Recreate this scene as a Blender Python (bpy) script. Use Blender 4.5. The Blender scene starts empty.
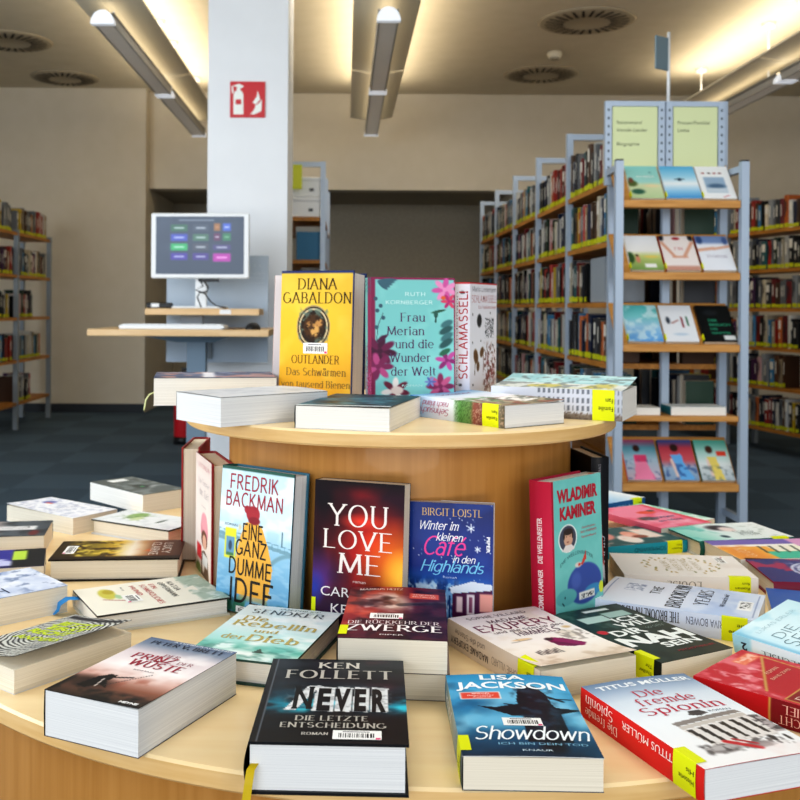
import bpy, math, random
import numpy as np
from mathutils import Matrix, Vector

random.seed(7)
COL = bpy.context.scene.collection
EYE = 1.10          # camera height above the floor
TZ = 0.638          # lower table top
UZ = TZ + 0.288     # upper disc top
R = math.radians

# ------------------------------------------------------------------ colour
def hx(s):
    if not isinstance(s, str): return np.array(s, float)
    s = s.lstrip('#')
    return np.array([int(s[i:i+2], 16)/255 for i in (0, 2, 4)])
def lin(c):
    c = np.asarray(c, float)
    return np.where(c <= .04045, c/12.92, ((c+.055)/1.055)**2.4)
def lc(s):
    return tuple(float(v) for v in lin(hx(s)))+(1.0,)

# --------------------------------------------------------------- materials
MATS = {}
def nodes(name):
    m = bpy.data.materials.new(name); m.use_nodes = True
    nt = m.node_tree; b = nt.nodes['Principled BSDF']
    return m, nt, b
def mat(name, col='#808080', rough=.5, metal=0, spec=.5, emit=None, estr=0, coat=0):
    if name in MATS: return MATS[name]
    m, nt, b = nodes(name)
    b.inputs['Base Color'].default_value = lc(col)
    b.inputs['Roughness'].default_value = rough
    b.inputs['Metallic'].default_value = metal
    b.inputs['Specular IOR Level'].default_value = spec
    b.inputs['Coat Weight'].default_value = coat
    if emit:
        b.inputs['Emission Color'].default_value = lc(emit)
        b.inputs['Emission Strength'].default_value = estr
    MATS[name] = m
    return m
def noise_mat(name, c1, c2, scale=(1, 1, 1), nscale=5, detail=4, rough=.6, bump=0, spec=.4, lo=.35, hi=.65, coat=0):
    if name in MATS: return MATS[name]
    m, nt, b = nodes(name)
    tc = nt.nodes.new('ShaderNodeTexCoord'); mp = nt.nodes.new('ShaderNodeMapping')
    mp.inputs['Scale'].default_value = scale
    nz = nt.nodes.new('ShaderNodeTexNoise'); nz.inputs['Scale'].default_value = nscale
    nz.inputs['Detail'].default_value = detail
    rp = nt.nodes.new('ShaderNodeValToRGB')
    rp.color_ramp.elements[0].position = lo; rp.color_ramp.elements[0].color = lc(c1)
    rp.color_ramp.elements[1].position = hi; rp.color_ramp.elements[1].color = lc(c2)
    nt.links.new(tc.outputs['Object'], mp.inputs['Vector'])
    nt.links.new(mp.outputs['Vector'], nz.inputs['Vector'])
    nt.links.new(nz.outputs['Fac'], rp.inputs['Fac'])
    nt.links.new(rp.outputs['Color'], b.inputs['Base Color'])
    b.inputs['Roughness'].default_value = rough
    b.inputs['Specular IOR Level'].default_value = spec
    b.inputs['Coat Weight'].default_value = coat
    if bump:
        bp = nt.nodes.new('ShaderNodeBump'); bp.inputs['Strength'].default_value = bump
        bp.inputs['Distance'].default_value = .002
        nt.links.new(nz.outputs['Fac'], bp.inputs['Height'])
        nt.links.new(bp.outputs['Normal'], b.inputs['Normal'])
    MATS[name] = m
    return m
def attr_mat(name, rough, coat):
    m, nt, b = nodes(name)
    a = nt.nodes.new('ShaderNodeAttribute'); a.attribute_name = 'Col'
    nt.links.new(a.outputs['Color'], b.inputs['Base Color'])
    b.inputs['Roughness'].default_value = rough
    b.inputs['Specular IOR Level'].default_value = .2
    b.inputs['Coat Weight'].default_value = coat
    b.inputs['Coat Roughness'].default_value = .18
    MATS[name] = m
    return m
def objcol_mat(name):
    m, nt, b = nodes(name)
    a = nt.nodes.new('ShaderNodeObjectInfo')
    nt.links.new(a.outputs['Color'], b.inputs['Base Color'])
    b.inputs['Roughness'].default_value = .5
    MATS[name] = m
    return m
PRINT = attr_mat('printed_paper', .45, .04)
GLOSS = attr_mat('laminated_print', .40, .05)
SPINE = objcol_mat('cloth_spine')
def page_mat(name, c1, c2):
    return noise_mat(name, c1, c2, scale=(2, 2, 1400), nscale=1, detail=3, rough=.75, spec=.2, lo=.3, hi=.7)
PAGE_C = page_mat('cream_pages', '#d8cdb8', '#efe6d4')
PAGE_W = page_mat('white_pages', '#cfcfcf', '#ebebe9')
PAGE_F = page_mat('bright_pages', '#e0dcd4', '#f6f3ec')
WOOD_TOP = noise_mat('beech_top', '#ecd09f', '#f0d8aa', scale=(1.6, 14, 2), nscale=3, detail=6, rough=.38, spec=.4, coat=.15)
WOOD_V = noise_mat('beech_drum_shaded', '#a97636', '#b58242', scale=(40, 40, 1.3), nscale=2.2, detail=6, rough=.42, coat=.1)  # same beech as the top, with shade put into a darker tone
WOOD_EDGE = noise_mat('beech_edge', '#d8b074', '#e2be86', scale=(5, 5, 60), nscale=2, detail=5, rough=.42)
WOOD_SHELF = noise_mat('shelf_wood', '#b98242', '#cf9a58', scale=(3, 30, 30), nscale=2, detail=5, rough=.5)
WOOD_DARK = noise_mat('shelf_wood_amber', '#a26a26', '#b97f38', scale=(3, 30, 30), nscale=2, detail=5, rough=.5)
STEEL = mat('painted_steel', '#a9b7c8', .42, .15)
STEEL_D = mat('dark_steel', '#8b949c', .45, .2)
BLACK = mat('black_plastic', '#15161a', .45)
WHITE = mat('white_plastic', '#e6e8ea', .4)
LIME = mat('lime_label', '#bcbf0a', .5)
# warm ceiling lamps
TUBE = mat('lamp_tube', '#fff2d8', .5, emit='#ffe6b8', estr=.9)

# ------------------------------------------------------------------ meshes
class MB:
    """collects geometry for ONE mesh object"""
    def __init__(s): s.v = []; s.f = []; s.m = []; s.c = []; s.sm = []
    def add(s, verts, faces, mi=0, col=None, smooth=False):
        o = len(s.v)
        s.v += [tuple(float(q) for q in p) for p in verts]
        s.f += [tuple(i+o for i in f) for f in faces]
        s.m += [mi]*len(faces); s.sm += [smooth]*len(faces)
        if col is None: col = (.5, .5, .5)
        if len(np.shape(col)) == 1: s.c += [tuple(hx(col) if isinstance(col, str) else col)]*len(verts)
        else: s.c += [tuple(q) for q in col]
        return s
    def box(s, x0, x1, y0, y1, z0, z1, mi=0, col=None, M=None, bev=0):
        if bev:
            b = bev; P = []
            for zz, i in ((z0, b), (z0+b, 0), (z1-b, 0), (z1, b)):
                P += [(x0+i, y0+i, zz), (x1-i, y0+i, zz), (x1-i, y1-i, zz), (x0+i, y1-i, zz)]
            F = [(3, 2, 1, 0), (12, 13, 14, 15)]
            for k in range(3):
                for j in range(4):
                    a = k*4+j; c2 = k*4+(j+1) % 4
                    F.append((a, c2, c2+4, a+4))
        else:
            P = [(x0, y0, z0), (x1, y0, z0), (x1, y1, z0), (x0, y1, z0), (x0, y0, z1), (x1, y0, z1), (x1, y1, z1), (x0, y1, z1)]
            F = [(3, 2, 1, 0), (4, 5, 6, 7), (0, 1, 5, 4), (1, 2, 6, 5), (2, 3, 7, 6), (3, 0, 4, 7)]
        if M is not None: P = [M @ Vector(p) for p in P]
        return s.add(P, F, mi, hx(col) if isinstance(col, str) else col)
    def lathe(s, prof, n=64, mi=0, c=(0, 0), smooth=True, a0=0, a1=360, col=None):
        full = abs(a1-a0) >= 360
        m = n if full else n+1
        P = []
        for i in range(m):
            a = R(a0+(a1-a0)*i/n)
            P += [(c[0]+r*math.cos(a), c[1]+r*math.sin(a), z) for r, z in prof]
        k = len(prof); F = []
        for i in range(n):
            j = (i+1) % m
            for q in range(k-1):
                F.append((i*k+q, j*k+q, j*k+q+1, i*k+q+1))
        return s.add(P, F, mi, col, smooth)
    def tube(s, pts, r, n=8, mi=0, col=None):
        P = []; F = []
        pts = [Vector(p) for p in pts]
        for i, p in enumerate(pts):
            d = (pts[min(i+1, len(pts)-1)]-pts[max(i-1, 0)]).normalized()
            u = d.cross(Vector((0, 0, 1)) if abs(d.z) < .9 else Vector((1, 0, 0))).normalized(); w = d.cross(u)
            P += [p+(u*math.cos(2*math.pi*k/n)+w*math.sin(2*math.pi*k/n))*r for k in range(n)]
        for i in range(len(pts)-1):
            for k in range(n):
                a = i*n+k; b = i*n+(k+1) % n
                F.append((a, b, b+n, a+n))
        F.append(tuple(range(n-1, -1, -1))); F.append(tuple(range(len(P)-n, len(P))))
        return s.add(P, F, mi, col, True)
    def grid(s, P, col=None, mi=0, flip=False, smooth=True):
        ny, nx = P.shape[:2]
        F = []
        for j in range(ny-1):
            for i in range(nx-1):
                a = j*nx+i
                F.append((a, a+nx, a+nx+1, a+1) if not flip else (a, a+1, a+nx+1, a+nx))
        c = None if col is None else (col.reshape(-1, 3) if col.ndim == 3 else col)
        return s.add(P.reshape(-1, 3), F, mi, c, smooth)
    def build(s, name, mats, parent=None, loc=None):
        me = bpy.data.meshes.new(name)
        me.from_pydata(s.v, [], s.f)
        if not isinstance(mats, (list, tuple)): mats = [mats]
        for m in mats: me.materials.append(m)
        me.polygons.foreach_set('material_index', s.m)
        me.polygons.foreach_set('use_smooth', s.sm)
        at = me.attributes.new('Col', 'FLOAT_COLOR', 'POINT')
        cc = np.ones((len(s.v), 4), np.float32)
        if s.c: cc[:, :3] = lin(np.array(s.c))
        at.data.foreach_set('color', cc.ravel())
        me.update()
        o = bpy.data.objects.new(name, me); COL.objects.link(o)
        if parent is not None: o.parent = parent
        if loc is not None: o.location = loc
        return o
def thing(name, label, cat, loc=(0, 0, 0), rz=0, group=None):
    o = bpy.data.objects.new(name, None); COL.objects.link(o)
    o.empty_display_size = .05
    o.location = loc; o.rotation_euler = (0, 0, rz)
    o['label'] = label; o['category'] = cat
    if group: o['group'] = group
    return o
def tag(o, label, cat, group=None):
    o['label'] = label; o['category'] = cat
    if group: o['group'] = group
    return o
def struct(o, label=None):
    o['kind'] = 'structure'
    if label: o['label'] = label
    return o

# ---------------------------------------------------------------- painting
class Pic:
    """a printed picture held as colours on a fine grid of the sheet (0..1, y from the top)"""
    def __init__(s, w, h, res):
        s.asp = h/w
        s.nx = max(3, int(w/res)); s.ny = max(3, int(h/res))
        x = np.linspace(0, 1, s.nx+1); y = np.linspace(0, 1, s.ny+1)
        s.X, s.Y = np.meshgrid(x, y)
        s.C = np.ones(s.X.shape+(3,))
    def bl(s, m, c):
        m = np.clip(m, 0, 1)[..., None]; s.C = s.C*(1-m)+hx(c)*m; return s
    def fill(s, c): s.C[:] = hx(c); return s
    def _g(s, T, st):
        xs = [a for a, _ in st]; cs = np.array([hx(c) for _, c in st])
        s.C = np.stack([np.interp(T, xs, cs[:, k]) for k in range(3)], -1); return s
    def vg(s, *st): return s._g(s.Y, st)
    def hg(s, *st): return s._g(s.X, st)
    def dg(s, *st): return s._g((s.X+s.Y)/2, st)
    def n(s, sc, seed=0, sy=None, octv=3):
        rs = np.random.RandomState(seed); out = 0; amp = 1; tot = 0
        sy = sy or sc
        for o in range(octv):
            g = rs.rand(64, 64)
            u = s.X*sc*2**o; v = s.Y*s.asp*sy*2**o
            i = np.floor(u).astype(int); j = np.floor(v).astype(int)
            fu = u-i; fv = v-j; fu = fu*fu*(3-2*fu); fv = fv*fv*(3-2*fv)
            G = lambda a, b: g[b % 64, a % 64]
            out = out+amp*((G(i, j)*(1-fu)+G(i+1, j)*fu)*(1-fv)+(G(i, j+1)*(1-fu)+G(i+1, j+1)*fu)*fv)
            tot += amp; amp *= .5
        return out/tot
    def ns(s, c, sc, seed=0, lo=.5, hi=.7, amt=1, sy=None, reg=None):
        m = np.clip((s.n(sc, seed, sy)-lo)/(hi-lo), 0, 1)*amt
        if reg is not None: m = m*s.reg(*reg)
        return s.bl(m, c)
    def reg(s, x0, x1, y0, y1, f=.03):
        return np.clip((s.X-x0)/f+.5, 0, 1)*np.clip((x1-s.X)/f+.5, 0, 1)*np.clip((s.Y-y0)/f+.5, 0, 1)*np.clip((y1-s.Y)/f+.5, 0, 1)
    def rc(s, x0, x1, y0, y1, c, f=.008, amt=1): return s.bl(s.reg(x0, x1, y0, y1, f)*amt, c)
    def el(s, cx, cy, rx, ry, c, soft=.15, a=0, amt=1):
        dx = s.X-cx; dy = (s.Y-cy)*s.asp; ca, sa = math.cos(R(a)), math.sin(R(a))
        u = (dx*ca+dy*sa)/rx; v = (-dx*sa+dy*ca)/(ry*s.asp)
        d = np.sqrt(u*u+v*v)
        return s.bl(np.clip((1-d)/soft+.0, 0, 1)*amt, c)
    def ring(s, cx, cy, rx, ry, wd, c):
        d = np.sqrt(((s.X-cx)/rx)**2+((s.Y-cy)/ry)**2)
        return s.bl(np.clip((wd-np.abs(d-1))/wd*2, 0, 1), c)
    def po(s, pts, c, amt=1):
        inside = np.zeros(s.X.shape, bool); n = len(pts)
        for i in range(n):
            x1, y1 = pts[i]; x2, y2 = pts[(i+1) % n]
            if y1 == y2: continue
            t = ((s.Y >= min(y1, y2)) & (s.Y < max(y1, y2)) & (s.X < (s.Y-y1)*(x2-x1)/(y2-y1)+x1))
            inside ^= t
        return s.bl(inside*float(amt), c)
    def ln(s, pts, wd, c, amt=1):
        m = np.zeros(s.X.shape)
        for (x1, y1), (x2, y2) in zip(pts[:-1], pts[1:]):
            ax, ay = x2-x1, (y2-y1)*s.asp; L = ax*ax+ay*ay+1e-9
            t = np.clip(((s.X-x1)*ax+(s.Y-y1)*s.asp*ay)/L, 0, 1)
            d = np.hypot(s.X-x1-t*ax, (s.Y-y1)*s.asp-t*ay)
            m = np.maximum(m, np.clip((wd/2-d)/(wd*.35)+.5, 0, 1))
        return s.bl(m*amt, c)
    def stripes(s, fn, c, lo=0, amt=1):
        return s.bl(np.clip(fn(s.X, s.Y)*2-lo, 0, 1)*amt, c)
    def flower(s, cx, cy, r, c1, c2, n=6, a=0):
        for k in range(n):
            t = R(a+360*k/n)
            px = cx+math.cos(t)*r*.55; py = cy+math.sin(t)*r*.55/s.asp
            s.el(px, py, r*.55, r*.26/s.asp, c1 if k % 2 else c2, .35, a+360*k/n)
        return s.el(cx, cy, r*.22, r*.22/s.asp, c2, .4)
    def leaf(s, x0, y0, x1, y1, wd, c):
        cx, cy = (x0+x1)/2, (y0+y1)/2; dx, dy = x1-x0, (y1-y0)*s.asp
        L = math.hypot(dx, dy)
        return s.el(cx, cy, L/2, wd/s.asp, c, .3, math.degrees(math.atan2(dy, dx)))

# --------------------------------------------------------------- lettering
A_ = lambda *a: ('a',)+a
GL = {
'A': [(0,0,2.9,7),(2.9,7,5.8,0),(1.1,2.5,4.7,2.5)],
'B': [(.6,0,.6,7),(.6,7,2.6,7),A_(2.6,5.3,1.7,1.7,90,-90),(2.8,3.6,.6,3.6),A_(2.8,1.8,2,1.8,90,-90),(2.8,0,.6,0)],
'C': [A_(3.2,3.5,3,3.5,50,310)],
'D': [(.6,0,.6,7),(.6,7,2.4,7),A_(2.4,3.5,3.2,3.5,90,-90),(2.4,0,.6,0)],
'E': [(.6,0,.6,7),(.6,7,4.4,7),(.6,3.6,3.8,3.6),(.6,0,4.6,0)],
'F': [(.6,0,.6,7),(.6,7,4.4,7),(.6,3.6,3.8,3.6)],
'G': [A_(3.2,3.5,3,3.5,50,345),(6.1,3,6.1,.8),(4.2,3,6.2,3)],
'H': [(.6,0,.6,7),(5,0,5,7),(.6,3.6,5,3.6)],
'I': [(.6,0,.6,7)],
'J': [(2.4,7,2.4,1.5),A_(1.2,1.5,1.2,1.5,0,-180)],
'K': [(.6,0,.6,7),(.6,2.8,4.6,7),(1.9,4.2,5.2,0)],
'L': [(.6,0,.6,7),(.6,0,4.4,0)],
'M': [(.4,0,.8,7),(.8,7,3.5,0.4),(3.5,.4,6.2,7),(6.2,7,6.6,0)],
'N': [(.5,0,.5,7),(.5,7,5.2,0),(5.2,0,5.2,7)],
'O': [A_(3.3,3.5,3.1,3.5,0,360)],
'P': [(.6,0,.6,7),(.6,7,2.6,7),A_(2.6,5.2,2,1.8,90,-90),(2.6,3.4,.6,3.4)],
'Q': [A_(3.3,3.5,3.1,3.5,0,360),(3.8,1.6,6,-.8)],
'R': [(.6,0,.6,7),(.6,7,2.6,7),A_(2.6,5.2,2,1.8,90,-90),(2.6,3.4,.6,3.4),(2.4,3.4,5.2,0)],
'S': [A_(2.3,5.25,1.9,1.75,35,270),A_(2.3,1.75,2.1,1.75,90,-145)],
'T': [(2.7,0,2.7,7),(0,7,5.4,7)],
'U': [(.5,7,.5,2.4),A_(2.8,2.4,2.3,2.4,180,360),(5.1,2.4,5.1,7)],
'V': [(0,7,2.8,0),(2.8,0,5.6,7)],
'W': [(0,7,2,0),(2,0,4,6.6),(4,6.6,6,0),(6,0,8,7)],
'X': [(0,7,5,0),(5,7,0,0)],
'Y': [(0,7,2.7,3.4),(5.4,7,2.7,3.4),(2.7,3.4,2.7,0)],
'Z': [(.2,7,4.8,7),(4.8,7,.2,0),(.2,0,4.9,0)],
'a': [A_(1.9,1.5,1.7,1.5,0,360),(3.6,3.2,3.6,0),A_(2,3.2,1.6,1.6,0,150)],
'b': [(.5,7,.5,0),A_(2.2,2.4,1.8,2.4,0,360)],
'c': [A_(2.1,2.4,2,2.4,50,310)],
'd': [(3.8,7,3.8,0),A_(2,2.4,1.9,2.4,0,360)],
'e': [A_(2.1,2.4,2,2.4,0,315),(.1,2.5,4.1,2.5)],
'f': [(1.3,0,1.3,5.6),A_(2.5,5.6,1.2,1.4,180,50),(.1,4.7,2.6,4.7)],
'g': [A_(2,2.4,1.9,2.4,0,360),(3.8,4.8,3.8,-.6),A_(2,-.6,1.8,1.5,0,-150)],
'h': [(.5,0,.5,7),A_(2.1,3.1,1.6,1.7,180,0),(3.7,3.1,3.7,0)],
'i': [(.5,0,.5,4.8),A_(.5,6.4,.2,.2,0,360)],
'j': [(1.2,4.8,1.2,-.6),A_(.2,-.6,1,1.4,0,-120),A_(1.2,6.4,.2,.2,0,360)],
'k': [(.5,0,.5,7),(.5,2,3.4,4.8),(1.4,2.9,3.8,0)],
'l': [(.5,0,.5,7)],
'm': [(.5,0,.5,4.8),A_(1.8,3.2,1.3,1.6,180,0),(3.1,3.2,3.1,0),A_(4.4,3.2,1.3,1.6,180,0),(5.7,3.2,5.7,0)],
'n': [(.5,0,.5,4.8),A_(2.1,3.2,1.6,1.6,180,0),(3.7,3.2,3.7,0)],
'o': [A_(2.1,2.4,2,2.4,0,360)],
'p': [(.5,-2,.5,4.8),A_(2.2,2.4,1.8,2.4,0,360)],
'r': [(.5,0,.5,4.8),A_(1.8,3.4,1.3,1.4,180,50)],
's': [A_(1.5,3.6,1.3,1.2,40,270),A_(1.5,1.2,1.5,1.2,90,-140)],
't': [(1.2,6.2,1.2,1.2),A_(2.2,1.2,1,1.2,180,290),(.1,4.7,2.6,4.7)],
'u': [(.5,4.8,.5,1.6),A_(2.1,1.6,1.6,1.6,180,360),(3.7,4.8,3.7,0)],
'v': [(0,4.8,1.9,0),(1.9,0,3.8,4.8)],
'w': [(0,4.8,1.4,0),(1.4,0,2.8,4.6),(2.8,4.6,4.2,0),(4.2,0,5.6,4.8)],
'x': [(0,4.8,3.6,0),(3.6,4.8,0,0)],
'y': [(0,4.8,1.9,0),(3.8,4.8,1,-2)],
'z': [(.2,4.8,3.4,4.8),(3.4,4.8,.2,0),(.2,0,3.5,0)],
'.': [A_(.5,.3,.25,.25,0,360)], '!': [(.5,7,.5,2),A_(.5,.3,.25,.25,0,360)], '-': [(.2,2.4,2.2,2.4)],
'/': [(0,-.5,2.6,7.3)], '(': [A_(2,3,1.6,4.4,120,240)], ')': [A_(0,3,1.6,4.4,60,-60)],
}
BASE = {'ä': 'a', 'ö': 'o', 'ü': 'u', 'Ä': 'A', 'Ö': 'O', 'Ü': 'U', 'é': 'e'}
def skel(text, thick, thin, serif, slant=0, gap=1.3):
    V = []; F = []; x = 0; lay = 0
    for ch in text:
        if ch == ' ': x += 2.8; continue
        st = list(GL.get(BASE.get(ch, ch), []))
        if not st: x += 2; continue
        hi = ch.isupper()
        if ch in 'äöüÄÖÜ':
            c = 2.1 if not hi else 3
            y = 8.4 if hi else 6.4
            st += [A_(c-.9, y, .2, .2, 0, 360), A_(c+.9, y, .2, .2, 0, 360)]
        if ch == 'é': st += [(2, 5.7, 3, 7)]
        mx = 0
        for s_ in st:
            if s_[0] == 'a':
                _, cx, cy, rx, ry, a0, a1 = s_
                k = max(6, int(abs(a1-a0)/15))
                pts = [(cx+rx*math.cos(R(a0+(a1-a0)*i/k)), cy+ry*math.sin(R(a0+(a1-a0)*i/k))) for i in range(k+1)]
            else:
                pts = [(s_[i], s_[i+1]) for i in range(0, len(s_), 2)]
            q = []
            for i, p in enumerate(pts):
                a = pts[max(i-1, 0)]; b = pts[min(i+1, len(pts)-1)]
                dx, dy = b[0]-a[0], b[1]-a[1]; L = math.hypot(dx, dy) or 1
                dx /= L; dy /= L
                w = (thin+(thick-thin)*abs(dy)**1.3)/2
                if s_[0] == 'a' and s_[3] < .3: w = thick*.6
                e = w*.6 if (not serif and s_[0] != 'a') else 0
                sx = -dx*e if i == 0 else (dx*e if i == len(pts)-1 else 0)
                sy = -dy*e if i == 0 else (dy*e if i == len(pts)-1 else 0)
                q += [(p[0]+sx-dy*w, p[1]+sy+dx*w), (p[0]+sx+dy*w, p[1]+sy-dx*w)]
            o = len(V); lay += 1
            V += [(x+a+b*slant, b, lay) for a, b in q]
            F += [(o+2*i, o+2*i+1, o+2*i+3, o+2*i+2) for i in range(len(pts)-1)]
            mx = max(mx, max(a for a, b in q))
            if serif and s_[0] != 'a':
                for (p, r_) in ((pts[0], pts[1]), (pts[-1], pts[-2])):
                    if abs(p[1]-r_[1]) < .7*math.hypot(p[0]-r_[0], p[1]-r_[1]): continue
                    if min(abs(p[1]-k) for k in (0, 7, 4.8, -2)) > .05: continue
                    l, rr = .95, .95
                    if ch.islower() and p[1] > 4: rr = .1
                    o = len(V); lay += 1
                    V += [(x+p[0]-l+p[1]*slant, p[1]-thin/2, lay), (x+p[0]+rr+p[1]*slant, p[1]-thin/2, lay), (x+p[0]+rr+p[1]*slant, p[1]+thin/2, lay), (x+p[0]-l+p[1]*slant, p[1]+thin/2, lay)]
                    F.append((o, o+1, o+2, o+3))
        x += mx+gap
    return np.array(V, float), F
_TC = {}
def sans(text, off):
    k = (text, off)
    if k not in _TC:
        cu = bpy.data.curves.new('t', 'FONT'); cu.body = text; cu.offset = off; cu.resolution_u = 3
        ob = bpy.data.objects.new('t', cu)
        me = bpy.data.meshes.new_from_object(ob)
        V = np.array([tuple(v.co) for v in me.vertices], float).reshape(-1, 3); V[:, 2] = 0
        F = [tuple(p.vertices) for p in me.polygons]
        bpy.data.objects.remove(ob); bpy.data.curves.remove(cu); bpy.data.meshes.remove(me)
        _TC[k] = (V, F)
    return _TC[k]
FONTS = {'serif': lambda t: skel(t, .95, .34, True), 'serifb': lambda t: skel(t, 1.35, .5, True),
         'light': lambda t: skel(t, .5, .45, False), 'hand': lambda t: skel(t, .85, .6, False, .32, .5),
         'mono': lambda t: skel(t, 1.0, .9, False), 'tall': lambda t: skel(t, 1.05, .8, False, 0, 1.6),
         'sans': lambda t: sans(t, 0), 'bold': lambda t: sans(t, .028), 'black': lambda t: sans(t, .05)}
def lay_text(mb, t, x0, x1, y0, y1, color, font, put, arc=0, wob=0, top=None):
    """fit the text into the box x0..x1 (fractions), cap top y0, baseline y1 (from the top) and place it with put(fx, fy, layer)"""
    V, F = FONTS[font.replace('v:', '')](t)
    if not len(V): return
    V = V.copy()
    nb = font.replace('v:', '') in ('sans', 'bold', 'black')
    cap = .73 if nb else 7.0
    if t.replace(' ', '').islower() and not any(c in 'bdfhklt' for c in t): cap *= .7
    mnx, mxx = V[:, 0].min(), V[:, 0].max()
    u = (V[:, 0]-mnx)/max(mxx-mnx, 1e-6); v = V[:, 1]/cap
    lay = V[:, 2]
    fx = x0+(x1-x0)*u; fy = y1-(y1-y0)*v
    if arc: fy = fy-arc*(1-(2*u-1)**2)
    if wob: fy = fy+wob*np.sin(u*9)
    if font[:2] == 'v:':
        fx, fy = x0+(x1-x0)*v, y0+(y1-y0)*u
    P = put(fx, fy, lay)
    mb.add(P, F, 0, hx(color))
POS = {'u4': (-.356, 1.894, -81.3), 'u5': (-.247, 1.529, -52.1), 'u6': (-.071, 1.434, -16.4), 'u7': (.231, 1.440, 35.4), 'u8': (.440, 1.539, 64.2)}
# ------------------------------------------------------------------- books
def lift_fn(lift):
    if not lift: return lambda X, Y: 0*X
    k, amp, p = lift
    if k == 'x': return lambda X, Y: amp*X**p
    if k == 'b': return lambda X, Y: amp*Y**p
    if k == 'bx': return lambda X, Y: amp*(X**p)*(Y**p)
    if k == 'sag': return lambda X, Y: amp*np.sin(np.pi*np.clip(X, 0, 1))*(.35+.65*(1-Y)) 
    if k == 'arch': return lambda X, Y: amp*np.sin(np.pi*np.clip(Y, 0, 1))
    if k == 't': return lambda X, Y: amp*(1-Y)**p
def book(label, w, h, t, pos, rz, front, texts=(), spine='#ffffff', stexts=(), hard=False, page=None, lift=None,
         sticker=None, bar=None, ribbon=None, z0=0, base=TZ, lean=None, res=.0017, gloss=False, group=None,
         tilt=0, edge=None, back='#d8d8d8', name=None, roll=0, st_w=.010, cat='book', ky=1):
    page = page or PAGE_C
    root = thing(name or ('hardcover_book' if hard else 'paperback_book'), label, cat, group=group)
    root.location = (pos[0], pos[1], base+z0)
    root.rotation_euler = (R(90-lean) if lean is not None else 0, R(tilt), R(rz))
    ct = .0028 if hard else .0006
    bulge = .0045 if hard else .0008
    lf = lift_fn(lift)
    mt = GLOSS if gloss else PRINT
    # cover: front board, spine, back board
    P = Pic(w, h, res)
    P.Y = P.Y/ky; front(P); P.Y = P.Y*ky
    texts = [(a[0], a[1], a[2], a[3]*ky, a[4]*ky)+tuple(a[5:]) for a in texts]
    if bar: bar = (bar[0], bar[1], bar[2]*ky, bar[3]*ky)+tuple(bar[4:])
    mb = MB()
    zt = t+lf(P.X, P.Y)
    G = np.stack([P.X*w, (1-P.Y)*h, zt], -1)
    mb.grid(G, P.C)
    ed = hx(edge) if edge else (hx(spine) if isinstance(spine, str) else np.array((.85, .85, .85)))
    xs = np.linspace(0, 1, 9); X, Y = np.meshgrid(xs, xs)
    under = np.stack([X*w, (1-Y)*h, t+lf(X, Y)-ct], -1)
    mb.grid(under, np.broadcast_to(hx('#f2f0ea') if not hard else ed, under.shape).copy(), flip=True)
    for X_, Y_ in ((xs*0, xs), (xs*0+1, xs), (xs, xs*0), (xs, xs*0+1)):
        z = t+lf(X_, Y_)
        a = np.stack([X_*w, (1-Y_)*h, z+1e-5], -1); b = np.stack([X_*w, (1-Y_)*h, z-ct], -1)
        mb.grid(np.stack([a, b]), np.broadcast_to(ed, (2, 9, 3)).copy(), smooth=False)
    SP = Pic(t, h, max(t/8, .001)) if not callable(spine) else Pic(t, h, res*1.2)
    if callable(spine): spine(SP)
    else: SP.fill(spine)
    gx = -bulge*np.sin(np.pi*SP.X)
    mb.grid(np.stack([gx, (1-SP.Y)*h, SP.X*t], -1), SP.C)
    mb.box(0, w, 0, h, 0, ct, col=back)
    cover = mb.build('cover', mt, root)
    # pages
    i = .0035 if hard else .0006
    pg = MB(); pg.box(.001, w-i, i, h-i, ct, t-ct-.0003)
    pg.build('page_block', page, root)
    # lettering
    put = lambda fx, fy, lay: np.stack([fx*w, (1-fy)*h, t+lf(fx, fy)+.0004+lay*6e-6], -1)
    def sput(fx, fy, lay):
        return np.stack([-bulge*np.sin(np.pi*np.clip(fy, 0, 1))-.0004-lay*6e-6, fx*h, fy*t], -1)
    if texts or stexts:
        for tx in texts:
            lm = MB(); lay_text(lm, *tx[:7], put, *tx[7:]); lm.build('lettering', PRINT, cover)
        for tx in stexts:
            lm = MB(); lay_text(lm, *tx[:7], sput, *tx[7:]); lm.build('spine_lettering', PRINT, cover)
    if sticker:
        y0, y1 = .012, .012+min(.034, h*.17)
        q = np.linspace(0, 1, 7)
        row = [(-bulge*math.sin(math.pi*a)-.0005, a*t) for a in q]+[(0-.0002, t+.0005), (st_w, t+.0005+float(lf(np.array(st_w/w), np.array(.9))))]
        Pn = np.array([[(a, y1, b) for a, b in row], [(a, y0, b) for a, b in row]])
        sm = MB(); sm.grid(Pn, np.broadcast_to(hx('#dfe60c'), Pn.shape).copy(), smooth=False)
        sp2 = lambda fx, fy, lay: np.stack([-bulge*np.sin(np.pi*np.clip(fy, 0, 1))-.0009-lay*6e-6, fx*h, fy*t], -1)
        a0, a1 = y0/h, y1/h
        lay_text(sm, sticker, a0+.01, a0+(a1-a0)*.72, .30, .46, '#1a1a10', 'sans', sp2)
        lay_text(sm, sticker[:3], a0+.01, a0+(a1-a0)*.4, .58, .74, '#1a1a10', 'sans', sp2)
        sm.build('spine_sticker', PRINT, cover)
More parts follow.
